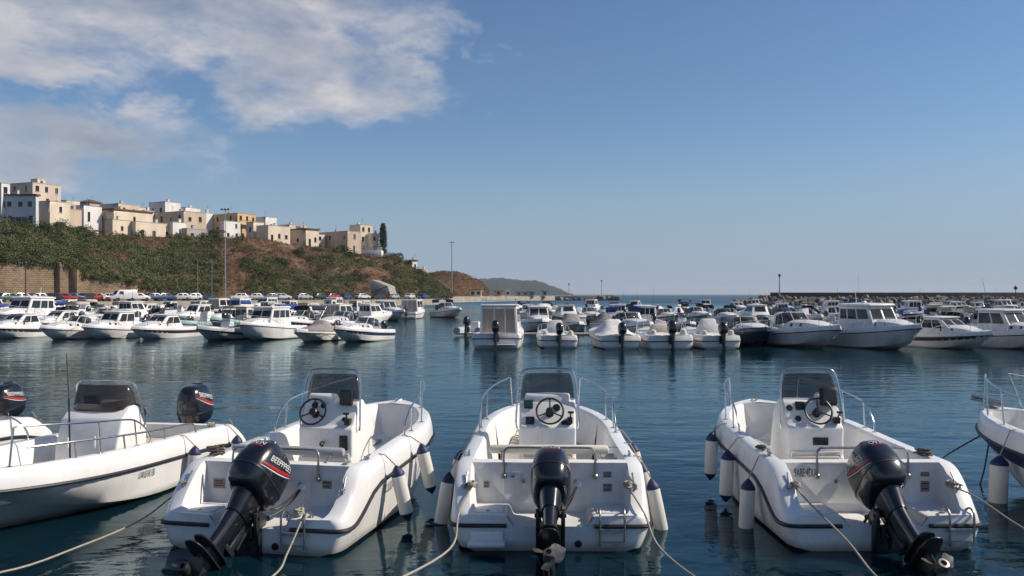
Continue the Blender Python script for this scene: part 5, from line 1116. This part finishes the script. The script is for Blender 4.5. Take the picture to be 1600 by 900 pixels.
def building(label, pxL, pxC, pxR, ytop, ybase, d, wall, seed, roof='flat', left=None, right=None, e=52, extra=None, shut=None, floors=None, name='house'):
    """flat roofed house whose near corner stands on bearing pxC at distance d"""
    th = math.atan((pxC - 800) / F); a = R(e) + th
    l1 = max((pxC - pxL) * d / F / math.cos(R(e)), .8); l2 = max((pxR - pxC) * d / F / math.sin(R(e)), .8)
    zb, zt = zat(ybase, d) - 3.5, zat(ytop, d); H = zt - zb; base = 3.5; vis = H - base; rr = random.Random(seed)
    root = empty(name, (at(pxC, d), d, zb), -a); tag(root, label, 'house', 'houses of the hilltop town')
    fl = floors or max(1, round(vis / 3.1)); fh = vis / fl
    Lf = lambda u, z, i: (-l1 + u, i, z); Rf = lambda u, z, i: (-i, u, z)
    mb = MB(); wins = []
    for W_, fn, sp in ((l1, Lf, left), (l2, Rf, right)):
        holes = []
        if sp is None: sp = max(0, int(W_ / 3.0))
        for f in range(fl):
            for k in range(sp):
                if rr.random() < .16: continue
                c = W_ * (k + .5) / sp + rr.uniform(-.2, .2); w_ = rr.choice((.7, .8, .95)); hh = min(fh * .46, rr.choice((1.0, 1.25, 1.5))); z0 = base + f * fh + fh * .30
                if f == 0 and rr.random() < .3: z0 = base + .1; hh = min(fh * .72, 2.2)
                if c - w_ / 2 > .25 and c + w_ / 2 < W_ - .25: holes.append((c - w_ / 2, c + w_ / 2, z0, z0 + hh))
        facade(mb, W_, 0, H, holes, fn); wins += [(h, fn) for h in holes]
    # far sides, parapet and roof
    t = .28; mb.add([(-l1, 0, 0), (-l1, l2, 0), (-l1, l2, H), (-l1, 0, H)], [(0, 1, 2, 3)]); mb.add([(-l1, l2, 0), (0, l2, 0), (0, l2, H), (-l1, l2, H)], [(0, 1, 2, 3)])
    o_ = [(-l1, 0), (0, 0), (0, l2), (-l1, l2)]; i_ = [(-l1 + t, t), (-t, t), (-t, l2 - t), (-l1 + t, l2 - t)]
    mb.loft([[(x, y, H) for x, y in o_], [(x, y, H) for x, y in i_], [(x, y, H - .45) for x, y in i_]], True); mb.build('wall', wall, root, angle=25)
    mb = MB(); mb.add([(x, y, H - .44) for x, y in i_], [(0, 1, 2, 3)]); rf = mb.build('roof', 'roof_flat', root)
    if roof == 'tile':
        mb = MB(); q = .35; rg = min(l1, l2) * .28; mb.loft([[(-l1 - q, -q, H + .01), (q, -q, H + .01), (q, l2 + q, H + .01), (-l1 - q, l2 + q, H + .01)], [(-l1 - q, -q, H + .16), (q, -q, H + .16), (q, l2 + q, H + .16), (-l1 - q, l2 + q, H + .16)], [(-l1 * .62, l2 * .5, H + rg), (-l1 * .38, l2 * .5, H + rg), (-l1 * .38, l2 * .52, H + rg), (-l1 * .62, l2 * .52, H + rg)]], True, True, True); mb.build('tile_roof', 'roof_tile', root)
    elif roof == 'ledge':
        mb = MB(); q = .3; mb.loft([[(-l1 - q, -q, H - .2), (q, -q, H - .2), (q, l2 + q, H - .2), (-l1 - q, l2 + q, H - .2)], [(-l1 - q, -q, H + .12), (q, -q, H + .12), (q, l2 + q, H + .12), (-l1 - q, l2 + q, H + .12)]], True, True, True); mb.build('roof_edge', 'roof_tile', root)
    else:
        mb = MB(); q = .07
        for (x0, y0), (x1, y1) in (((-l1, 0), (0, 0)), ((0, 0), (0, l2))):
            mb.box(((x0 + x1) / 2 - (0 if x0 != x1 else t / 2 - q / 2), (y0 + y1) / 2 + (t / 2 - q / 2 if y0 == y1 else 0), H + .06), (abs(x1 - x0) + q if x0 != x1 else t + q, abs(y1 - y0) + q if y0 != y1 else t + q, .11))
        mb.build('coping', 'plaster_grey', root)
    for (a0, b0, c0, d0), fn in wins:
        mb = MB(); f = .07
        for q in ((a0, b0, c0, c0 + f), (a0, b0, d0 - f, d0), (a0, a0 + f, c0 + f, d0 - f), (b0 - f, b0, c0 + f, d0 - f), ((a0 + b0) / 2 - f / 2, (a0 + b0) / 2 + f / 2, c0 + f, d0 - f)):
            mb.add([fn(q[0], q[2], .13), fn(q[1], q[2], .13), fn(q[1], q[3], .13), fn(q[0], q[3], .13)], [(0, 1, 2, 3)])
        w = mb.build('window', shut or rr.choice(('shutter_brown', 'frame_white', 'shutter_brown', 'shutter_green')), root)
        mb = MB(); mb.add([fn(a0, c0, .19), fn(b0, c0, .19), fn(b0, d0, .19), fn(a0, d0, .19)], [(0, 1, 2, 3)]); mb.build('pane', 'window_dark', w)
        mb = MB(); p0, p1 = Vector(fn(a0 - .08, c0 - .10, -.10)), Vector(fn(b0 + .08, c0 - .01, .05)); c_ = (p0 + p1) / 2; mb.box(c_, [abs(v_) for v_ in (p1 - p0)]); mb.build('sill', 'plaster_grey', w)
    # roof clutter
    if rr.random() < .75:
        mb = MB(); x, y = -l1 * rr.uniform(.25, .75), l2 * rr.uniform(.3, .7); mb.box((x, y, H + .25), (.6, .6, 1.3)); mb.box((x, y, H + .95), (.75, .75, .1)); mb.build('chimney', wall, rf)
    if rr.random() < .6:
        x, y = -l1 * rr.uniform(.2, .8), l2 * rr.uniform(.3, .8); mb = MB(); mb.tube([(x, y, H - .4), (x, y, H + 2.2)], .03, 5)
        for k in range(5): mb.tube([(x - .5 + .06 * k, y, H + 1.5 + .15 * k), (x + .5 - .06 * k, y, H + 1.5 + .15 * k)], .015, 4)
        mb.build('aerial', 'galvanised', rf)
    if extra: extra(root, l1, l2, H, base, rf)
    return root
def stair_box(w, h_, fx, fy, mat):
    def f(root, l1, l2, H, base, rf):
        mb = MB(); x, y = -l1 * fx, l2 * fy; mb.box((x, y, H + h_ / 2 - .4), (w, w, h_ + .8)); mb.box((x, y, H + h_ + .05), (w + .2, w + .2, .12)); mb.build('stair_head', mat, rf)
        mb = MB(); mb.box((x + w / 2 + .01, y, H + h_ * .4), (.04, .7, h_ * .6)); mb.build('door', 'shutter_brown', rf)
    return f
def shopfront(root, l1, l2, H, base, rf):
    mb = MB(); mb.box((-l1 * .45, -.05, base + 1.3), (l1 * .75, .12, 1.9)); w = mb.build('glazed_front', 'window_dark', root)
    for k in range(5): x = -l1 * .45 + l1 * .75 * (k / 4 - .5); mb = MB(); mb.box((x, -.13, base + 1.3), (.12, .06, 2.0)); mb.build('mullion', 'frame_white', w)
    mb = MB(); mb.box((-l1 * .55, -.125, base + 1.1), (l1 * .2, .03, 1.5)); mb.build('door', 'shutter_brown', w)
def balcony(root, l1, l2, H, base, rf):
    mb = MB(); z = base + (H - base) * .45; mb.box((.55, l2 / 2, z), (1.1, l2 * .8, .15)); b = mb.build('balcony', 'plaster_white', root)
    mb = MB()
    for k in range(12): y = l2 * (.1 + .8 * k / 11); mb.tube([(1.05, y, z + .07), (1.05, y, z + 1.0)], .03, 5)
    mb.tube([(1.05, l2 * .1, z + 1.0), (1.05, l2 * .9, z + 1.0)], .04, 5); mb.build('railing', 'dark_pole', b)
def arch_front(root, l1, l2, H, base, rf):
    mb = MB(); y0, y1 = l2 * .2, l2 * .8; n = 10; P = [(y0, base + .2), (y1, base + .2)] + [((y0 + y1) / 2 + (y1 - y0) / 2 * math.cos(k * math.pi / n), base + 1.5 + .7 * math.sin(k * math.pi / n)) for k in range(n + 1)]
    mb.prism(P, -.1, .05); mb.build('arched_window', 'window_dark', root)
def dd(px, off): return foot(px) + 27 + off
B_ = building
B_('white and pale blue house cut by the left edge of the town', -40, 2, 14, 286, 352, dd(0, 8), 'plaster_white', 1, right=1)
B_('tall tan block rising behind the front houses at left', 17, 51, 91, 285, 340, dd(50, 22), 'plaster_pink', 2, left=2, right=3, extra=stair_box(2.2, 1.2, .35, .5, 'plaster_cream'))
B_('blue grey house with glazed ground floor at left', 13, 56, 60, 304, 356, dd(40, 4), 'plaster_blue', 3, left=3, right=0, e=30, roof='ledge', extra=shopfront)
B_('beige two storey house with arched window beside the blue grey house', 56, 78, 107, 314, 361, dd(80, 4), 'plaster_cream', 4, left=1, right=1, extra=arch_front, floors=2)
B_('low white house right of the arched window house', 107, 131, 157, 321, 346, dd(130, 12), 'plaster_white', 5, left=1, right=2)
B_('cream roofed house behind the low white house', 90, 104, 123, 313, 335, dd(100, 38), 'plaster_cream', 6)
B_('small grey house high behind the low white house', 122, 140, 157, 316, 335, dd(140, 48), 'plaster_grey', 7, roof='tile')
B_('tan house with long sunlit white flank', 154, 178, 236, 326, 352, dd(180, 10), 'plaster_cream', 8, left=2, right=1, roof='ledge')
B_('pale house with chimneys behind the sunlit flank', 160, 185, 216, 318, 336, dd(190, 42), 'plaster_pink', 9)
B_('plain low beige building in front on the rim', 199, 212, 268, 346, 374, dd(235, 2), 'plaster_cream', 10, left=1, right=3, floors=1)
B_('white cube house standing highest right of centre town', 234, 258, 281, 315, 338, dd(258, 34), 'plaster_white', 11, left=2, right=0)
B_('broad tan house with dark left front in mid town', 235, 287, 321, 330, 372, dd(285, 12), 'plaster_tan', 12, left=4, right=2)
B_('low stone shed on the rim below the broad tan house', 284, 292, 323, 357, 376, dd(300, 2), 'plaster_grey', 13, left=0, right=2, floors=1)
B_('small white house peeping between tan and ochre houses', 308, 314, 332, 332, 352, dd(315, 28), 'plaster_white', 14)
B_('ochre fronted house with tan side', 331, 371, 399, 333, 364, dd(370, 18), 'plaster_ochre', 15, left=2, right=3, extra=balcony)
B_('white house with flat front below the ochre house', 344, 350, 375, 345, 374, dd(350, 6), 'plaster_white', 16, left=0, right=2)
B_('pale square house with roof cube behind the cream house', 398, 415, 432, 339, 362, dd(415, 26), 'plaster_white', 17, left=1, right=1)
B_('cream house with three dark windows on its sunlit front', 401, 419, 453, 352, 380, dd(420, 5), 'plaster_cream', 18, left=0, right=3, floors=1, shut='shutter_brown')
B_('house with shaded grey side and flat overhanging roof', 452, 478, 498, 357, 386, dd(475, 6), 'plaster_cream', 19, left=1, right=2, roof='ledge', floors=1, extra=stair_box(2.0, .8, .6, .4, 'plaster_white'))
B_('long tan building with a shaded front on the rim', 498, 543, 564, 361, 396, dd(540, 4), 'plaster_tan', 20, left=4, right=1, floors=2)
B_('cream tower building beside the narrow tree', 546, 563, 582, 351, 396, dd(563, 9), 'plaster_cream', 21, left=0, right=2, floors=3)
B_('low cream wing at the right end of the town', 574, 580, 592, 365, 396, dd(580, 6), 'plaster_cream', 22, left=0, right=1, floors=2)
B_('tiny white house low on the point', 639, 644, 652, 407, 422, 285, 'plaster_white', 23, roof='tile', left=0, right=1, floors=1)
B_('tiny cream house lowest on the point', 655, 660, 669, 421, 432, 292, 'plaster_cream', 24, left=0, right=1, floors=1)
for a_ in (('small pale house between the tall tan block and the low white house', 92, 104, 124, 319, 345, dd(105, 26), 'plaster_white', 31), ('narrow white house wedged behind the plain beige building', 214, 226, 240, 329, 352, dd(225, 22), 'plaster_white', 32),
           ('flat cream house low behind the sunlit flank house', 186, 206, 234, 323, 340, dd(205, 56), 'plaster_cream', 33), ('low white house beside the white cube', 278, 290, 312, 324, 342, dd(290, 40), 'plaster_white', 34),
           ('pale stone house between the ochre and cream houses', 385, 396, 412, 347, 368, dd(395, 12), 'plaster_cream', 35), ('grey roofed house behind the overhanging roof', 436, 452, 470, 351, 372, dd(455, 30), 'plaster_pink', 36),
           ('small cream house at the rim left of the long tan building', 484, 492, 508, 366, 392, dd(495, 14), 'plaster_cream', 37), ('tan house tucked right of the arched window house', 100, 110, 126, 327, 352, dd(112, 6), 'plaster_tan', 38),
           ('low cream house on the rim left of the plain beige building', 165, 176, 204, 343, 366, dd(185, 4), 'plaster_cream', 39), ('white walled yard house below the mid town', 262, 270, 290, 347, 372, dd(275, 5), 'plaster_white', 40)): B_(*a_)
# white terrace with balustrade below the tower
mb = MB(); d = 255; x0, x1 = at(556, d), at(596, d); z0, z1 = zat(399, d) - .5, zat(391, d); mb.box(((x0 + x1) / 2, d + 2, (z0 + z1) / 2), (x1 - x0, 4, z1 - z0)); te = mb.build('terrace', 'plaster_white', bevel=.05); tag(te, 'white balustraded terrace at the foot of the tower building', 'terrace')
for k in range(22): x = lerp(x0 + .15, x1 - .15, k / 21); MB().lathe([(.09, z1), (.12, z1 + .25), (.07, z1 + .6), (.09, z1 + .8)], 6, M=Matrix.Translation((x, d + .2, 0))).build('baluster', 'plaster_white', te)
mb = MB(); mb.box(((x0 + x1) / 2, d + .2, z1 + .86), (x1 - x0, .3, .12)); mb.build('handrail', 'plaster_white', te)
# concrete ramp on the slope
d = 224; mb = MB(); P = [(at(579, d), zat(437, d)), (at(581, d), zat(437, d)), (at(606, d), zat(447, d)), (at(610, d), zat(460, d)), (at(579, d), zat(460, d))]
mb.add([(x, d, z) for x, z in P] + [(x + 1, d + 5, z) for x, z in P], [tuple(range(5)), tuple(range(9, 4, -1))] + [(i, (i + 1) % 5, 5 + (i + 1) % 5, 5 + i) for i in range(5)]); o = mb.build('ramp', 'concrete', bevel=.05); tag(o, 'pale concrete ramp wall at the bottom of the slope', 'ramp')
MB().tube([(at(581, d), d - .05, zat(457, d)), (at(605, d), d - .05, zat(447, d))], .12, 6).build('rail', 'dark_pole', o)
# ---- hills beyond
def ridge(name, mat, d, depth, prof, amp, sc, label, zf=0.0, step=2):
    xs = list(np.arange(prof[0][0], prof[-1][0] + .1, step)); rows = []
    for p in xs:
        h_ = max(zat(interp(p, prof), d + depth * .5), .3); r_ = []
        for k in range(13):
            t = k / 12; dist = d + depth * t; s = math.sin(min(1, t * 2) * math.pi / 2) ** .8 if t < .5 else math.cos((t - .5) * math.pi) ** .5 if t < 1 else 0
            q = Vector((at(p, dist), dist, zf + (h_ - zf) * s)); q.z += (noise.noise(q * sc) + .6 * noise.noise(q * sc * 2.7) + .4 * noise.noise(q * sc * 7)) * amp * s; r_.append(tuple(q))
        rows.append(r_)
    mb = MB(); mb.loft(rows, False); o = mb.build(name, mat, merge=False, angle=70); tag(o, label, kind='structure'); return o
ridge('brown_hill', 'brown_hill', 430, 150, [(630, 452), (650, 437), (668, 428), (690, 424), (712, 425), (728, 430), (742, 436), (753, 443), (760, 452), (766, 461)], .9, .06, 'low russet hill beyond the point')
ridge('headland', 'wooded_hill', 3200, 900, [(560, 445), (690, 440), (730, 434), (756, 435), (775, 436), (800, 439), (835, 440), (852, 442), (866, 448), (880, 455), (896, 461)], 9, .010, 'far wooded headland fading into the haze', step=1.5)
hp = []
for _ in range(1500):
    p = rv.uniform(640, 764); t = rv.uniform(.02, .5); d = 430 + 150 * t; h_ = max(zat(interp(p, [(630, 452), (650, 437), (668, 428), (690, 424), (712, 425), (728, 430), (742, 436), (753, 443), (760, 452), (766, 461)]), 505), .3)
    s = math.sin(min(1, t * 2) * math.pi / 2) ** .8; q = Vector((at(p, d), d, h_ * s)); q.z += (noise.noise(q * .06) + .6 * noise.noise(q * .16) + .4 * noise.noise(q * .42)) * .9 * s; hp.append((tuple(q), rv.uniform(.5, 1.3)))
tag(leaf_obj('hill_scrub', leaves([c for c, r in hp], [r for c, r in hp], 12, .7, .2), 'scrub_dry'), 'russet scrub on the low hill beyond the point', kind='stuff')
# ------------------------------------------------------------------ breakwater, jetty, lamps, cars
def boulder_mesh(seed, mat):
    bm = bmesh.new(); bmesh.ops.create_icosphere(bm, subdivisions=2, radius=1); o = Vector((seed * 7.3, 0, 0))
    for v in bm.verts:
        c = v.co.copy(); v.co = c * (1 + .38 * noise.noise(c * 1.1 + o) + .12 * noise.noise(c * 3 + o))
        for ax in range(3): v.co[ax] = max(-.72, min(.72, v.co[ax]))
    me = bpy.data.meshes.new('boulder'); bm.to_mesh(me); bm.free(); me.materials.append(MATS[mat]); me.set_sharp_from_angle(angle=R(20)); return me
BM = [boulder_mesh(k, 'boulder_pale' if k % 3 == 0 else 'boulder_grey') for k in range(9)]
rb = random.Random(21)
def boulders(parent, pts):
    for x, y, z, s in pts:
        o = link('boulder', BM[rb.randrange(9)], parent); o.location = (x, y, z); o.rotation_euler = (rb.uniform(0, 6), rb.uniform(0, 6), rb.uniform(0, 6)); o.scale = (s * rb.uniform(.8, 1.4), s * rb.uniform(.8, 1.2), s * rb.uniform(.7, 1.1))
DB = 226
bw = empty('breakwater', (0, 0, 0)); tag(bw, 'dark sea wall over heaped boulders running off to the right', 'breakwater')
x0, x1 = at(1204, DB + 12), at(1720, DB + 12)
mb = MB(); mb.prism([(DB + 9, -.5), (DB + 9, 1.0), (DB + 11, 1.15), (DB + 11, 3.15), (DB + 12.4, 3.15), (DB + 12.4, -.5)], x0, x1); mb.build('sea_wall', 'sea_wall', bw, bevel=.05)
mb = MB(); mb.box(((x0 + x1) / 2, DB + 11.7, 3.21), (x1 - x0 + .1, 1.7, .10)); mb.build('wall_cap', 'concrete', bw)
pts = []
for layer, (dz, dy) in enumerate(((.2, 0), (.8, 3.2), (1.35, 6.4))):
    X = at(1158 + layer * 22, DB)
    while X < at(1625, DB): pts.append((X, DB + dy + rb.uniform(-1, 1), dz + rb.uniform(-.25, .35), rb.uniform(.65, 1.15))); X += rb.uniform(.75, 1.25)
boulders(bw, pts[:295])
mb = MB(); mb.prism([(DB - .5, -1), (DB + 2, .3), (DB + 9.2, 1.6), (DB + 9.2, -1)], at(1160, DB), at(1720, DB)); mb.build('rubble_core', 'boulder_grey', bw)
jt = empty('jetty', (0, 0, 0)); tag(jt, 'low stone jetty with a boulder head left of the harbour mouth', 'jetty'); DJ = 400
mb = MB(); mb.prism([(DJ, -1), (DJ, 2.0), (DJ + 6, 2.0), (DJ + 6, -1)], at(868, DJ), at(945, DJ)); mb.build('jetty_deck', 'concrete', jt, bevel=.05)
boulders(jt, [(at(rb.uniform(935, 966), DJ), DJ + rb.uniform(-2, 6), rb.uniform(.2, 1.3) , rb.uniform(.9, 1.7)) for _ in range(46)] + [(at(rb.uniform(872, 940), DJ), DJ - rb.uniform(0, 2.0), rb.uniform(0, .5), rb.uniform(.7, 1.2)) for _ in range(40)])
def lamp(label, px, ytop, d, zb, r=.11, kind='mast', mat='galvanised'):
    zt = zat(ytop, d); t = empty('lamp_mast', (at(px, d), d, zb)); tag(t, label, 'lamp mast', 'masts round the harbour'); h_ = zt - zb
    MB().tube([(0, 0, -.3), (0, 0, h_ * .5), (0, 0, h_)], r, 8, r1=r * .55).build('pole', mat, t)
    MB().lathe([(r * 2.2, 0), (r * 2.2, .06), (r * 1.2, .25)], 10).build('base', mat, t)
    if kind == 'mast':
        MB().tube([(-.7, 0, h_), (.7, 0, h_)], .05, 6).build('crossbar', mat, t)
        for x in (-.55, 0, .55): mb = MB(); mb.box((x, -.12, h_ + .10), (.34, .22, .24)); mb.build('floodlight', 'dark_pole', t, bevel=.03)
    elif kind == 'lantern':
        MB().lathe([(.12, h_), (.34, h_ + .05), (.38, h_ + .4), (.2, h_ + .6), (.03, h_ + .8)], 10).build('lantern', 'dark_pole', t); mb = MB(); mb.lathe([(.4, h_ - .12), (.4, h_ - .06)], 10); mb.build('gallery', mat, t)
    elif kind == 'street':
        for s in (-1, 1): MB().tube(spline([(0, 0, h_ - .4), (s * .4, 0, h_ - .05), (s * 1.0, 0, h_)], 4), .04, 6).build('arm', mat, t); mb = MB(); mb.box((s * 1.05, 0, h_), (.6, .25, .12)); mb.build('lamp_head', 'dark_pole', t, bevel=.03)
    return t
lamp('tall floodlight mast rising in front of the ochre house', 352, 328, 150, 1.5, .11)
lamp('slim pale pole left of the tall floodlight mast', 331, 405, 150, 1.5, .09, 'plain')
lamp('short thin pole left of the slim pale pole', 309, 405, 152, 1.5, .06, 'plain')
lamp('dark pole against the stone wall at far left', 40, 404, 146, 1.5, .13, 'plain', 'dark_pole')
lamp('tall lamp mast standing before the russet hill', 706, 379, 285, 1.9, .2)
lamp('left of two lamps on the jetty', 889, 445, 402, 2.0, .16, 'lantern')
lamp('right of two lamps on the jetty', 940, 440, 402, 2.0, .16, 'lantern')
lamp('lantern column at the left end of the breakwater wall', 1218, 432, 236, 1.2, .22, 'lantern')
lamp('thin mast on the breakwater behind the largest wheelhouse boat', 1341, 428, 239, 1.2, .06, 'plain')
lamp('small lamp post near the right end of the breakwater', 1587, 452, 190, .3, .12, 'lantern', 'dark_pole')
# ---- parked cars
for nm, c in (('car_white', (.62, .62, .61)), ('car_black', (.016, .017, .02)), ('car_blue', (.02, .045, .13)), ('car_silver', (.36, .37, .38)), ('car_red', (.36, .02, .018)), ('car_green', (.03, .075, .06))): material(nm, c, .25, var=.08, vscale=1, coat=.6)
material('tyre', (.02, .02, .02), .85); material('car_light', (.55, .5, .45), .2); material('tail_light', (.35, .015, .01), .25)
def car(color, van=False):
    root = empty('parked_car'); L, w = (4.7, .92) if van else (4.1, .85)
    if van: prof = [(-2.3, .35), (-2.33, .9), (-2.28, 1.95), (-2.1, 2.08), (.9, 2.08), (1.25, 1.9), (1.75, 1.15), (2.25, .95), (2.33, .6), (2.3, .35)]
    else: prof = [(-2.0, .35), (-2.05, .62), (-1.98, .93), (-1.72, .98), (-1.35, 1.40), (-1.0, 1.46), (.2, 1.45), (.5, 1.38), (1.05, .98), (1.75, .86), (2.0, .70), (2.05, .45), (2.0, .32)]
    mb = MB(); belt = 1.15 if van else .92
    def wid(z): return w if z < belt else lerp(w, w * .80, (z - belt) / .6)
    n = len(prof); v = [(-wid(z), y, z) for y, z in prof] + [(wid(z), y, z) for y, z in prof]
    mb.add(v, [tuple(range(n - 1, -1, -1)), tuple(range(n, 2 * n))] + [(i, (i + 1) % n, n + (i + 1) % n, n + i) for i in range(n)]); mb.build('body', color, root, bevel=.06)
    def pane(q): mb = MB(); quad_pane(mb, q, .07, .93, .1, .9, .012); mb.build('window', 'boat_glass', root)
    for s in (1, -1):
        for y0, y1, y2, y3 in (((.2, 1.3, .95, .3),) if van else ((-1.55, -.42, -.42, -1.1), (-.38, .82, .42, -.38))):
            z1, z2 = (1.2, 1.85) if van else (.95, 1.38); q = [(s * (wid(z1) + .005), y0, z1), (s * (wid(z1) + .005), y1, z1), (s * (wid(z2) + .005), y2, z2), (s * (wid(z2) + .005), y3, z2)]; pane(q if s > 0 else [q[1], q[0], q[3], q[2]])
    a, b = (prof[5], prof[6]) if van else (prof[7], prof[8]); pane([(w * .8, b[0], b[1]), (-w * .8, b[0], b[1]), (-w * .74, a[0], a[1]), (w * .74, a[0], a[1])])
    a, b = (prof[2], prof[1]) if van else (prof[4], prof[3]); pane([(-w * .8, b[0], lerp(b[1], a[1], .3 if van else 0)), (w * .8, b[0], lerp(b[1], a[1], .3 if van else 0)), (w * .74, a[0], a[1]), (-w * .74, a[0], a[1])])
    for s in (1, -1):
        for y in (-1.25, 1.3): mb = MB(); mb.lathe([(.18, -.09), (.31, -.09), (.32, 0), (.31, .09), (.18, .09)], 14, M=Matrix.Translation((s * (w - .08), y, .31)) @ Matrix.Rotation(R(90), 4, 'Y')); mb.build('wheel', 'tyre', root)
        mb = MB(); mb.box((s * w * .72, prof[-2][0] - .02, .66), (.32, .10, .14)); mb.build('headlight', 'car_light', root); mb = MB(); mb.box((s * w * .78, prof[1][0] + .02, .78), (.2, .08, .22)); mb.build('tail_light', 'tail_light', root)
    KIDS[root.name] = [o for o in bpy.data.objects if o.parent == root]; return root
CARS = {c: car('car_' + c) for c in ('white', 'black', 'blue', 'silver', 'red', 'green')}; CARS['van'] = car('car_white', True)
spots = [(14, 'green'), (34, 'white'), (55, 'blue'), (78, 'black'), (100, 'red'), (112, 'blue'), (132, 'black'), (152, 'red'), (168, 'silver'), (193, 'van'), (216, 'white'), (236, 'blue'), (258, 'blue'), (280, 'silver'), (300, 'white'), (322, 'black'), (372, 'white'), (396, 'silver'), (420, 'blue'), (440, 'white'), (474, 'silver'), (500, 'black'), (520, 'red'), (540, 'blue'), (566, 'white'), (590, 'black'), (614, 'silver'), (640, 'white'), (662, 'blue')]
cnt = {}
for px, c in spots:
    cnt[c] = cnt.get(c, 0) + 1; o = copy_tree(CARS[c]); d = foot(px) - 8.5; o.location = (at(px, d), d, 1.54); o.rotation_euler = (0, 0, R(-35 + rb.uniform(-20, 20) + (180 if rb.random() < .4 else 0)))
    tag(o, ('white van parked below the stone wall on the quay' if c == 'van' else '%s car parked on the quay, %s %s one from left' % (c, ORD[cnt[c] - 1], c)), 'van' if c == 'van' else 'car', 'cars parked along the quay')
for r_ in CARS.values():
    for ch in KIDS[r_.name]: bpy.data.objects.remove(ch)
    bpy.data.objects.remove(r_)
# ---- low sheds and kiosks on the outer quay
def shed(label, px0, px1, ytop, d, wall, roof, seed):
    x0, x1 = at(px0, d), at(px1, d); z0 = 1.95; z1 = max(zat(ytop, d), z0 + 1.8); t = empty('kiosk', ((x0 + x1) / 2, d, z0)); tag(t, label, 'kiosk', 'kiosks on the outer quay'); w = x1 - x0; h_ = z1 - z0
    mb = MB(); n = max(1, int(w / 2.2)); holes = [(w * (k + .5) / n - .6, w * (k + .5) / n + .6, .7, min(h_ - .3, 1.9)) for k in range(n)]
    facade(mb, w, 0, h_, holes, lambda u, z, i: (-w / 2 + u, i, z)); mb.add([(w / 2, 0, 0), (w / 2, 3.5, 0), (w / 2, 3.5, h_), (w / 2, 0, h_)], [(0, 1, 2, 3)]); mb.add([(-w / 2, 0, 0), (-w / 2, 3.5, 0), (-w / 2, 3.5, h_), (-w / 2, 0, h_)], [(0, 1, 2, 3)]); mb.add([(-w / 2, .5, 0), (w / 2, .5, 0), (w / 2, .5, h_), (-w / 2, .5, h_)], [(0, 1, 2, 3)]); mb.build('wall', wall, t)
    mb = MB(); mb.box((0, 1.6, h_ + .1), (w + .6, 4.6, .18)); mb.build('roof', roof, t, bevel=.03)
    for a, b, c, e in holes: mb = MB(); mb.box((-w / 2 + (a + b) / 2, .2, (c + e) / 2), (b - a - .02, .05, e - c - .02)); mb.build('window', 'window_dark', t)
for a in (('long white roofed shed at the start of the outer quay', 606, 640, 455, 285, 'plaster_white', 'plaster_white', 1), ('cream kiosk with tiled roof before the russet hill', 734, 752, 453, 345, 'plaster_cream', 'roof_tile', 2), ('reddish kiosk beyond the cream one on the outer quay', 772, 786, 455, 375, 'plaster_ochre', 'roof_tile', 3), ('small white kiosk in the middle of the outer quay', 790, 797, 452, 382, 'plaster_white', 'plaster_white', 4), ('long low red roofed shed on the outer quay', 806, 836, 457, 395, 'plaster_pink', 'roof_tile', 5), ('white kiosk next to the jetty', 846, 856, 455, 405, 'plaster_white', 'roof_flat', 6)): shed(*a)
# ------------------------------------------------------------------ sea haze round everything
def build_haze(density):
    m = bpy.data.materials.new('sea_haze'); m.use_nodes = True; nt = m.node_tree; N = nt.nodes; N.remove(N['Principled BSDF'])
    v = N.new('ShaderNodeVolumePrincipled'); v.inputs['Color'].default_value = (.80, .87, .95, 1); v.inputs['Density'].default_value = density; v.inputs['Anisotropy'].default_value = 0.1
    nt.links.new(v.outputs[0], N['Material Output'].inputs['Volume']); MATS['haze'] = m
    mb = MB(); mb.box((0, 0, 54), (28400, 28400, 112)); o = mb.build('haze', 'haze', merge=False); tag(o, 'thin pale sea haze over the harbour', kind='stuff')
build_haze(1e-4)
